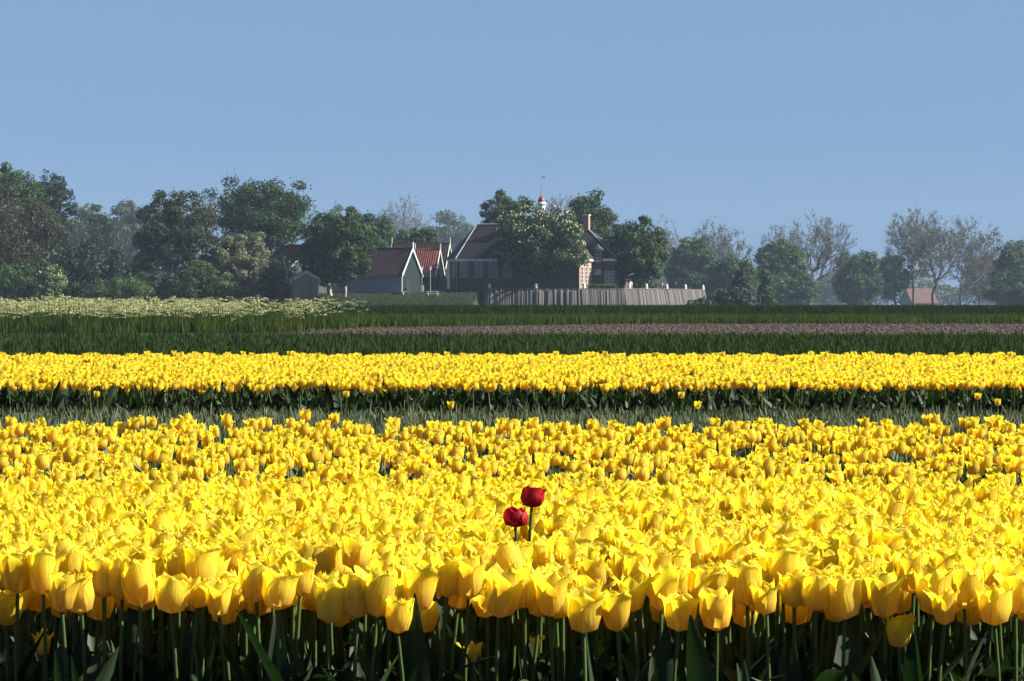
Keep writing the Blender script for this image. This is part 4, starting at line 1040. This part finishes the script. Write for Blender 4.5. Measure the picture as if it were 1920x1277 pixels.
SRC = {}
def source_collection(key, meshes):
    c = bpy.data.collections.new('source_' + key)
    for i, me in enumerate(meshes):
        c.objects.link(bpy.data.objects.new('%s_%02d' % (key, i), me))
    SRC[key] = c
    return c
def scatter(name, key, pts, scl, rot, label, cat, extra_z=None):
    """one stuff object: points carrying scale, rotation and variant, instanced with geometry nodes"""
    n_ = len(pts); me = bpy.data.meshes.new(name); me.vertices.add(n_); me.vertices.foreach_set('co', np.asarray(pts, np.float32).ravel())
    a = me.attributes.new('scl', 'FLOAT_VECTOR', 'POINT'); a.data.foreach_set('vector', np.asarray(scl, np.float32).ravel())
    a = me.attributes.new('rot', 'FLOAT_VECTOR', 'POINT'); a.data.foreach_set('vector', np.asarray(rot, np.float32).ravel())
    nsrc = len(SRC[key].objects)
    a = me.attributes.new('idx', 'INT', 'POINT'); a.data.foreach_set('value', rng.integers(0, nsrc, n_).astype(np.int32))
    o_ = link(name, me); tag(o_, label, cat, None, 'stuff')
    g = bpy.data.node_groups.new(name + '_nodes', 'GeometryNodeTree')
    g.interface.new_socket('Geometry', in_out='INPUT', socket_type='NodeSocketGeometry'); g.interface.new_socket('Geometry', in_out='OUTPUT', socket_type='NodeSocketGeometry')
    gi = g.nodes.new('NodeGroupInput'); go = g.nodes.new('NodeGroupOutput')
    ci = g.nodes.new('GeometryNodeCollectionInfo'); ci.inputs['Collection'].default_value = SRC[key]; ci.inputs['Separate Children'].default_value = True; ci.inputs['Reset Children'].default_value = True
    ip = g.nodes.new('GeometryNodeInstanceOnPoints'); ip.inputs['Pick Instance'].default_value = True
    def na(nm, t):
        x = g.nodes.new('GeometryNodeInputNamedAttribute'); x.data_type = t; x.inputs['Name'].default_value = nm; return x.outputs['Attribute']
    er = g.nodes.new('FunctionNodeEulerToRotation')
    g.links.new(gi.outputs[0], ip.inputs['Points']); g.links.new(ci.outputs[0], ip.inputs['Instance']); g.links.new(na('idx', 'INT'), ip.inputs['Instance Index'])
    g.links.new(na('rot', 'FLOAT_VECTOR'), er.inputs[0]); g.links.new(er.outputs[0], ip.inputs['Rotation']); g.links.new(na('scl', 'FLOAT_VECTOR'), ip.inputs['Scale'])
    g.links.new(ip.outputs[0], go.inputs[0])
    md = o_.modifiers.new('scatter', 'NODES'); md.node_group = g
    return o_
def band(Y0, Y1, dens, margin=.35, jit=.95, thin=None):
    """jittered grid over the visible trapezoid"""
    s = dens ** -.5; pts = []
    for j, y in enumerate(np.arange(Y0, Y1, s)):
        hx = .1714 * y + margin; xs_ = np.arange(-hx, hx, s) + (s / 2 if j % 2 else 0)
        yy = y + rng.uniform(-.5, .5, len(xs_)) * s * jit; xx = xs_ + rng.uniform(-.5, .5, len(xs_)) * s * jit
        pts.append(np.stack([xx, yy], 1))
    p = np.concatenate(pts)
    if thin is not None: p = p[rng.uniform(0, 1, len(p)) < thin(p)]
    return p
def rz_rot(n_, tilt): return np.stack([rng.normal(size=n_) * tilt, rng.normal(size=n_) * tilt, rng.uniform(0, 6.28, n_)], 1)
def uni(n_, a, b, zs=None):
    s = rng.uniform(a, b, n_); z = s if zs is None else s * rng.uniform(zs[0], zs[1], n_)
    return np.stack([s, s, z], 1)
def with_z(p, z=.004): return np.concatenate([p, np.full((len(p), 1), z)], 1)

source_collection('big_tulip', [source_tulip('big_tulip', b, .425, 500 + i) for i, b in enumerate(BIG)])
source_collection('small_tulip', [source_tulip('small_tulip', b, .345, 600 + i, .24, 3, lw=.035, leafm=M_sleaf) for i, b in enumerate(SMALL)])
source_collection('row_tulip', [source_tulip('row_tulip', b, .44, 650 + i, .33, 4, lw=.042) for i, b in enumerate(SMALL)])

# --- individual tulips: shared meshes
def petal_meshes(blooms, mat, tagn):
    return [[np_mesh('petal_' + tagn, V_, Q_, {'along': a_, 'across': c_}, smooth=True, mat=mat) for V_, Q_, a_, c_ in b] for b in blooms]
PM = petal_meshes(BIG, MY, 'yellow'); PS = petal_meshes(SMALL, MY, 'small')
RED = [bloom(903, .031, .062, .02, .12, 2.6), bloom(915, .033, .056, -.14, .10, 2.4)]
PR = petal_meshes(RED, MR, 'red'); PD = petal_meshes([bloom(911, .024, .042, 0, .05, 2)], MD, 'maroon')
STM = []
for i in range(6):
    a_, b_, c_ = stem_arrays(1.0, np.random.default_rng(700 + i), lean_=.0); STM.append(None)
    rr_ = np.random.default_rng(700 + i); lx, ly = rr_.normal() * .012, rr_.normal() * .012
    zz = a_[:, 2]; a_ = a_.copy(); a_[:, 0] += lx * np.sin(zz * math.pi); a_[:, 1] += ly * np.sin(zz * math.pi)
    STM[i] = np_mesh('stem', a_, b_, {'tint': c_}, smooth=True, mat=M_stem)
LEAFM = []
for i in range(14):
    rr_ = np.random.default_rng(800 + i)
    a_, b_, c_ = leaf_arrays(rr_.uniform(.27, .40), rr_.uniform(.038, .062), 0, rr_.uniform(.05, .42), rr_.uniform(-.1, 1.2), rr_, nv=14, nu=5)
    LEAFM.append(np_mesh('leaf', a_, b_, {'tint': c_}, smooth=True, mat=M_tleaf))
ti = random.Random(5)
def tulip(X, Y, hz, scale, label, group, petals=None, tilt=.10, nl=3, var=None, lz=1.0, leaves=True, lean=0.0):
    pm = petals or PM; b = pm[var if var is not None else ti.randrange(len(pm))]
    root = bpy.data.objects.new('tulip', None); root.empty_display_size = .05; col.objects.link(root)
    root.location = (X, Y, .004); root.rotation_euler = (ti.gauss(0, lean), ti.gauss(0, lean), ti.uniform(0, 6.28))
    tag(root, label, 'tulip', group)
    s = bpy.data.objects.new('stem', STM[ti.randrange(6)]); col.objects.link(s); s.parent = root; s.scale = (1, 1, hz)
    rt = (ti.gauss(0, tilt), ti.gauss(0, tilt), ti.uniform(0, 6.28)) ; sc_ = (scale * ti.uniform(.95, 1.05),) * 2 + (scale * ti.uniform(.95, 1.06),)
    for me in b:
        p = bpy.data.objects.new('petal', me); col.objects.link(p); p.parent = root; p.location = (0, 0, hz - .003); p.rotation_euler = rt; p.scale = sc_
    if leaves:
        a0 = ti.uniform(0, 6.28)
        for k in range(nl):
            l = bpy.data.objects.new('leaf', LEAFM[ti.randrange(len(LEAFM))]); col.objects.link(l); l.parent = root
            q = ti.uniform(.75, 1.05) * lz
            l.location = (0, 0, .03 * k); l.rotation_euler = (0, 0, a0 + k * 2.1 + ti.uniform(-.4, .4)); l.scale = (q, q, q)
    return root

G1 = 'yellow tulips along the front of the near bed'
FRONT = [(32,1115,1,None),(80,1117,1,None),(115,1150,.9,None),(152,1153,1.05,'wide yellow tulip low at the left'),(195,1122,.95,None),(228,1126,.95,None),(262,1139,1.05,'tulip with a bright pale patch on its right petal'),
 (320,1152,1.0,'round crinkle-edged yellow tulip standing free left of the tall slim one'),(375,1107,1.0,'tall slim yellow tulip on a dark stem above its ragged neighbour'),(410,1158,.85,'ragged yellow tulip with petals folded back to the left, below the tall slim one'),(370,1142,.8,None),(480,1130,1.0,None),(520,1146,1.0,None),(562,1121,.9,None),
 (615,1171,.95,'yellow tulip with two pointed petals spread wide, left of the centre pair'),(670,1161,1.0,None),(706,1159,1.05,None),(745,1190,.85,'small peach-based tulip with one petal curled out to the left'),(785,1149,1.05,'clear yellow tulip with one narrow petal flicked out to the right'),(838,1122,1.0,None),(878,1126,1.0,None),(935,1160,1.15,'very broad yellow tulip just left of the picture centre'),
 (983,1142,.9,None),(1030,1158,1.0,None),(1095,1189,1.0,'low yellow tulip opening like a trumpet, right of centre'),(1158,1186,.95,'narrow yellow tulip with a twisted front petal'),(1186,1150,.9,None),(1240,1148,1.05,None),(1272,1186,.9,'lopsided wide-open tulip leaning to the right behind a dark stem'),(1345,1185,1.0,'yellow tulip with a notched top beside the lopsided open one'),(1310,1131,.85,None),(1402,1137,1.15,'big smooth egg-shaped yellow tulip'),
 (1438,1155,.8,None),(1468,1104,1.05,'flared yellow tulip standing high on a dark stem at the right'),(1490,1141,.85,None),(1530,1146,1.05,None),(1585,1164,1.05,'yellow tulip with a petal bent down to the left'),(1662,1161,1.05,'tulip with a brilliantly lit cream front petal above the small low one'),(1714,1114,.95,None),(1750,1154,1.05,'smooth oval yellow tulip overlapping an orange one'),(1772,1174,.85,None),(1810,1143,1.0,None),(1866,1175,.95,'yellow tulip near the right edge with a petal curled out left'),(1905,1153,.95,None)]
SHORT = {152: 'wide low tulip at the left', 262: 'tulip with the pale right petal', 320: 'round crinkle-edged tulip', 375: 'tall slim tulip', 410: 'ragged folded-back tulip', 615: 'two-pointed spread tulip',
 745: 'small curled-petal tulip', 785: 'tulip with the flicked-out petal', 935: 'very broad central tulip', 1095: 'low trumpet-shaped tulip', 1158: 'twisted-petal tulip', 1272: 'lopsided open tulip', 1345: 'notched-top tulip',
 1402: 'big egg-shaped tulip', 1468: 'flared high tulip', 1585: 'bent-down-petal tulip', 1662: 'cream-lit tulip', 1750: 'smooth oval tulip', 1866: 'curled tulip near the edge'}
LF = {}
for k, (x, y, sc_, lab) in enumerate(FRONT):
    if lab: LF[k] = lab; continue
    for a in sorted(SHORT, key=lambda v: abs(v - x))[:3]:
        ya = [f[1] for f in FRONT if f[0] == a][0]
        side = 'left' if x < a else 'right'; lvl = 'higher' if y < ya - 4 else 'lower' if y > ya + 4 else 'level'
        l_ = 'yellow tulip %s and just %s of the %s' % ({'higher': 'hanging higher', 'lower': 'hanging lower', 'level': 'level with'}[lvl], side, SHORT[a])
        if l_ not in LF.values(): LF[k] = l_; break
    else: LF[k] = 'yellow tulip in the front rank, its head low against the dark leaves'
count = 0
occupied = []
for i, (x, y, sc_, lab) in enumerate(FRONT):
    Y = 5.62 - (y - 1100) / 100 * .22 + ti.uniform(-.02, .02)
    X = PX(x, Y); hz = PZ(y, Y)
    tulip(X, Y, hz, sc_ * 1.0, LF[i], G1, tilt=.08, nl=3, lz=1.05, var={615: 11, 1095: 11, 1468: 5, 785: 3, 1345: 10, 1158: 6, 1272: 5, 1585: 10, 410: 9, 935: 9, 1030: 3, 1662: 6}.get(x)); occupied.append((X, Y)); count += 1
STRAY = [(887, 1250, 5.6, .56, 'small lone yellow tulip low in the dark leaves left of centre', SMALL), (1000, 1243, 5.75, .6, 'half-hidden yellow tulip low among leaves near the centre', SMALL),
         (1686, 1216, 5.5, .74, 'small bright yellow tulip on a thin stem below the others at right', SMALL), (82, 1232, 5.7, .5, 'dim small yellow tulip buried in leaves at the bottom left', SMALL)]
for x, y, Y, sc_, lab, _ in STRAY:
    tulip(PX(x, Y), Y, PZ(y, Y), sc_ * 1.0, lab, G1, PM, .06, 2, lz=.8, var=3 if x < 1600 else 11); count += 1
# dense individuals behind the front rank
B1_0, B1_1 = 5.62, 8.2
p1 = band(B1_0, B1_1, 235, margin=.12, jit=1.0)
p1 = p1[np.argsort(p1[:, 1])]
p1 = p1[[not any(abs(a - rx_ * b / ry_) < .045 and ry_ - dd_ < b < ry_ + .05 for rx_, ry_, dd_ in ((PX(997, 6.6), 6.6, .17), (PX(966, 6.55), 6.55, .42))) for a, b in p1]]
keep = [k for k, (x, y) in enumerate(p1) if all((x - a) ** 2 + (y - b) ** 2 > .028 ** 2 for a, b in occupied)]
p1 = p1[keep]
NIND = 250
for x, y in p1[:NIND]:
    hz = ti.gauss(.43, .021) + (.0 if y > 5.75 else -.006)
    tulip(x, y, hz, ti.uniform(.80, .98), 'yellow tulip packed among others in the near bed just behind its front rank', G1, tilt=.12, nl=2 if y > 5.75 else 3, lean=.03); count += 1
rest = p1[NIND:]
n_ = len(rest)
sz = rng.uniform(.80, .98, n_); scl = np.stack([sz, sz, rng.normal(1.0, .028, n_)], 1)
scatter('tulip_bed', 'big_tulip', with_z(rest), scl, rz_rot(n_, .05), 'dense mass of yellow tulips filling the near bed', 'tulips')
# low leaves filling the front of the bed
def leaf_tuft(seed, nl, L_, W_, mat, lean=(.05, .6), curl=(0, 1.2), zb=0.0, nv=6, nu=3, spread=.03):
    rr_ = np.random.default_rng(seed); parts = []
    for k in range(nl):
        V_, Q_, T_ = leaf_arrays(L_ * rr_.uniform(.7, 1.15), W_ * rr_.uniform(.7, 1.2), rr_.uniform(0, 6.28), rr_.uniform(*lean), rr_.uniform(*curl), rr_, zb=zb, nv=nv, nu=nu)
        V_ = V_ + np.array([rr_.normal() * spread, rr_.normal() * spread, 0]); parts.append((V_, Q_, {'tint': T_}, 0))
    return merged('tuft', parts, [mat])
source_collection('front_leaf', [leaf_tuft(1000 + i, 3, .41, .056, M_tleaf, (.0, .4), (-.1, 1.5), nv=14, nu=5) for i in range(10)])
p = band(5.38, 6.6, 150, margin=.1)
scatter('tulip_leaves', 'front_leaf', with_z(p), uni(len(p), .70, .94), rz_rot(len(p), .10), 'dark blue-green tulip leaves crowding the front edge of the near bed', 'leaves')

# red tulips
x, y = 997, 953; Y = 6.6
o = tulip(PX(x, Y), Y, PZ(y, Y), .80, 'taller of the two dark red tulips, its stem showing above the yellow heads', 'two red tulips in the yellow bed', PR, .04, 2, 0, lz=.65)
x, y = 966, 990; Y = 6.55
o = tulip(PX(x, Y), Y, PZ(y, Y), .78, 'lower of the two dark red tulips, sunk closer to the yellow heads', 'two red tulips in the yellow bed', PR, .04, 2, 1, lz=.65)
# second bed: smaller, looser
B2_0, B2_1 = 8.75, 15.1
ph = rng.uniform(0, 6.28, 8)
def thin2(p):
    v = .5 + .2 * np.sin(p[:, 0] * 5.1 + ph[0] + p[:, 1]) + .2 * np.sin(p[:, 1] * 7.3 + ph[1]) + .18 * np.sin(p[:, 0] * 11 + p[:, 1] * 3 + ph[2])
    return np.clip(.62 + .6 * (v - .4) + (p[:, 1] - 9) * .03, .22, 1)
p = band(B2_0, B2_1, 72, jit=1.0, thin=thin2)
n_ = len(p); s_ = rng.uniform(.9, 1.12, n_); scl = np.stack([s_, s_, rng.normal(1.0, .06, n_)], 1)
scatter('loose_tulip_bed', 'small_tulip', with_z(p), scl, rz_rot(n_, .07), 'looser bed of smaller yellow tulips with leaves showing between', 'tulips')
source_collection('under_leaf', [leaf_tuft(1100 + i, 4, .24, .03, M_sleaf, (.0, .5), (0, 1.0)) for i in range(6)])
p = band(8.7, 15.2, 40)
scatter('tulip_bed_leaves', 'under_leaf', with_z(p), uni(len(p), .8, 1.1), rz_rot(len(p), .1), 'green leaves under the looser tulip bed', 'leaves')
tulip(PX(420, 14.9), 14.9, PZ(790, 14.9), .85, 'single blackish maroon tulip at the back edge of the looser bed', None, PD, .04, 2, 0, lz=.7)
# leaf strip
source_collection('grey_leaf', [leaf_tuft(1200 + i, 11, .31, .013, M_sleaf, (.0, .75), (-1.2, 1.6), spread=.05) for i in range(8)])
p = band(15.2, 19.45, 300)
scatter('unopened_tulip_strip', 'grey_leaf', with_z(p), uni(len(p), .92, 1.06), rz_rot(len(p), .12), 'strip of grey-green pointed tulip leaves without flowers between the yellow beds', 'leaves')
for x, y, Y, lab in ((845, 768, 17, 'lone yellow tulip above the grey-green leaf strip, left of centre'), (1308, 768, 17, 'lone yellow tulip above the grey-green leaf strip, right of centre'),
                     (1833, 750, 18.8, 'larger stray yellow tulip in the dark gap near the right edge'), (1871, 762, 18.2, 'small stray yellow tulip in the leaf strip at the right edge'),
                     (181, 746, 19.0, 'stray low yellow tulip in the dark gap at the left'), (650, 746, 19.0, 'stray low orange-yellow tulip in the dark gap left of centre'), (1278, 748, 19, 'stray low orange-yellow tulip in the dark gap right of centre')):
    tulip(PX(x, Y), Y, PZ(y, Y), .82, lab, 'stray tulips outside the beds', PS, .05, 2, lz=.8)
# third bed
p = band(19.5, 29.6, 92, margin=.5)
n_ = len(p); s_ = rng.uniform(.98, 1.2, n_); scl = np.stack([s_, s_, rng.normal(1.0, .035, n_)], 1)
scatter('far_tulip_bed', 'row_tulip', with_z(p), scl, rz_rot(n_, .07), 'far solid band of yellow tulips with dark stems along its front', 'tulips')
# dark leaf field behind
source_collection('field_leaf', [leaf_tuft(1300 + i, 9, .34, .024, M_gleaf, (.0, .4), (-.5, .9), spread=.09) for i in range(8)])
p = np.concatenate([band(29.9, 45, 50, margin=.6), band(45, 69, 28, margin=1)])
scatter('green_leaf_field', 'field_leaf', with_z(p), uni(len(p), .85, 1.08), rz_rot(len(p), .08), 'dark green field of unopened tulips behind the far yellow bed', 'leaves')
# grass verge and crop
def blades(seed, nb, h, w_, spread, mat, lean=.35):
    rr_ = np.random.default_rng(seed); V_, Q_, T_ = [], [], []
    for k in range(nb):
        a = rr_.uniform(0, 6.28); x, y = rr_.normal(size=2) * spread; hh = h * rr_.uniform(.6, 1.15); l = rr_.uniform(.05, lean) * hh; c, s_ = math.cos(a), math.sin(a); n0 = len(V_); t = rr_.uniform(0, 1)
        V_ += [(x - s_ * w_, y + c * w_, 0), (x + s_ * w_, y - c * w_, 0), (x + c * l * .35 + s_ * w_ * .9, y + s_ * l * .35 - c * w_ * .9, hh * .55), (x + c * l * .35 - s_ * w_ * .9, y + s_ * l * .35 + c * w_ * .9, hh * .55),
               (x + c * l + s_ * w_ * .2, y + s_ * l - c * w_ * .2, hh), (x + c * l - s_ * w_ * .2, y + s_ * l + c * w_ * .2, hh)]
        Q_ += [(n0, n0+1, n0+2, n0+3), (n0+3, n0+2, n0+4, n0+5)]; T_ += [t] * 6
    return (np.array(V_, float), np.array(Q_), {'tint': np.array(T_)}, 0)
M_grass = leafmat('verge_grass', (.013, .023, .005), (.050, .074, .013), .3, .85, .06)
M_crop = leafmat('crop_leaf', (.004, .011, .003), (.022, .042, .008), .25, .85, .06)
M_umbel = leafmat('umbel_white', (.26, .30, .09), (.56, .56, .32), .3, tcol=(1, 1, .8))
source_collection('verge', [merged('verge', [blades(1400 + i, 26, .35, .018, .22, M_grass)], [M_grass]) for i in range(5)])
M_clod = solid('pale_clod', (.080, .055, .040), (.042, .030, .022), 9, .95)
M_mgrass = leafmat('mound_grass_blade', (.014, .024, .010), (.045, .062, .022), .25, .7)
source_collection('mound_tuft', [merged('mound_tuft', [blades(1450 + i, 22, .22, .02, .22, M_mgrass)], [M_mgrass]) for i in range(4)])
source_collection('crop', [merged('crop', [blades(1500 + i, 52, .8, .019, .30, M_crop, .8)], [M_crop]) for i in range(6)])
p = np.concatenate([band(148, 182, 2.2, margin=3)])
# left part of the soil strip is overgrown
q = band(100, 157, 2.6, margin=2)
lim = np.interp(q[:, 1], [100, 113, 121, 127, 134, 142, 150, 158], [-8.5, -9.5, -8.2, -5, -1.5, 3, 8, 13]) + rng.normal(size=len(q)) * 1.2
q = q[q[:, 0] < lim]
p = np.concatenate([p, q])
scatter('grass_verge', 'verge', with_z(p), uni(len(p), .8, 1.3), rz_rot(len(p), .1), 'lighter green grass verge beyond the bare soil strip', 'grass')
p = np.concatenate([band(178, 235, 1.6, margin=3), band(235, 330, .5, margin=4)])
pz = with_z(p)
# clods and grass on the mound
source_collection('clod', [MB().lathe([(.02, 0), (.06, .01), (.05, .04), (.02, .06)], 5, (0, 0, 0)).build('clod', M_clod if i else M_soil).data for i in range(2)])
for o_ in [x for x in col.objects if x.name.startswith('clod')]: bpy.data.objects.remove(o_)
q = band(100, 149, 3.2, margin=2); q = q[q[:, 0] > np.interp(q[:, 1], [76, 113, 121, 127, 134, 142, 150, 158], [-7.5, -9, -7.7, -4.5, -1, 3.5, 8.5, 13.5])]
scatter('soil_clods', 'clod', with_z(q, .008), uni(len(q), .3, 1.1), rz_rot(len(q), .3), 'pale clods and crumbs scattered over the bare soil strip', 'soil clods')
mx_ = rng.uniform(PX(520, 360), -4.9, 14000); my_ = rng.uniform(352, 398, 14000)
pg = np.array([(a, b, hill(a, b)) for a, b in zip(mx_, my_) if hill(a, b) > .05 and not (pathY(a) - .3 < b < pathY(a) + 4.0 and a > xs2[0] - .5)])
scatter('mound_grass', 'mound_tuft', pg, uni(len(pg), .5, 1.3), rz_rot(len(pg), .1), 'rough grass on the slope of the mound, shade put into its colour', 'grass')
scatter('green_crop', 'crop', pz, uni(len(p), .85, 1.05), rz_rot(len(p), .06), 'dark green standing crop reaching the foot of the mound', 'crop')
# cow parsley
def parsley(seed):
    rr_ = np.random.default_rng(seed); parts = [blades(seed, 16, .62, .02, .2, M_grass)]
    P0, P1, r_ = [], [], []
    UV, UQ, UT = [], [], []
    for k in range(9):
        b = np.array([rr_.normal() * .16, rr_.normal() * .16, 0]); t = b + np.array([rr_.normal() * .16, rr_.normal() * .16, rr_.uniform(.55, 1.05)])
        P0.append(b); P1.append(t); r_.append(.006)
        for f in range(11):
            c = t + np.array([rr_.normal() * .055, rr_.normal() * .055, rr_.normal() * .012]); s_ = rr_.uniform(.016, .03)
            n0 = len(UV); a = rr_.uniform(0, 3)
            tl = rr_.normal(size=2) * .4
            for q_ in range(4):
                an = a + q_ * math.pi / 2; dx, dy = s_ * math.cos(an), s_ * math.sin(an); UV.append(c + np.array([dx, dy, dx * tl[0] + dy * tl[1]]))
            UQ.append((n0, n0+1, n0+2, n0+3)); UT += [rr_.uniform(0, 1)] * 4
    V_, Q_ = tubes(np.array(P0), np.array(P1), np.array(r_), np.array(r_) * .6, 3)
    parts.append((V_, Q_, {'tint': np.full(len(V_), .4)}, 0)); parts.append((np.array(UV), np.array(UQ), {'tint': np.array(UT)}, 1))
    return merged('parsley', parts, [M_grass, M_umbel])
source_collection('parsley', [parsley(1600 + i) for i in range(6)])
q = band(100, 165, 3.4, margin=2)
xpx = 960 + q[:, 0] / q[:, 1] * F
clump = np.clip(.5 + .42 * np.sin(q[:, 0] * .95 + 1.3 + q[:, 1] * .11) + .3 * np.sin(q[:, 1] * .23 + q[:, 0] * .7) + .2 * np.sin(q[:, 0] * 2.9), 0, 1) ** 2.4
from mathutils import noise as mnoise
clump = np.array([np.clip(.5 + 1.5 * mnoise.noise(Vector((a * .55, b * .16, 3.1))) + .7 * mnoise.noise(Vector((a * 1.6, b * .5, 8.1))), 0, 1) for a, b in q])
prob = np.clip((700 - xpx) / 420, 0, 1) ** 1.1 * (.25 + .75 * clump) * np.clip((q[:, 1] - 96) / 28, .15, 1)
prob = np.where(xpx < 260, np.maximum(prob, .5 * (.3 + .7 * clump)), prob) * .8
q = q[rng.uniform(0, 1, len(q)) < prob * .5]
scatter('cow_parsley', 'parsley', with_z(q), uni(len(q), .85, 1.25), rz_rot(len(q), .06), 'drift of white cow parsley along the left field edge', 'wildflowers')
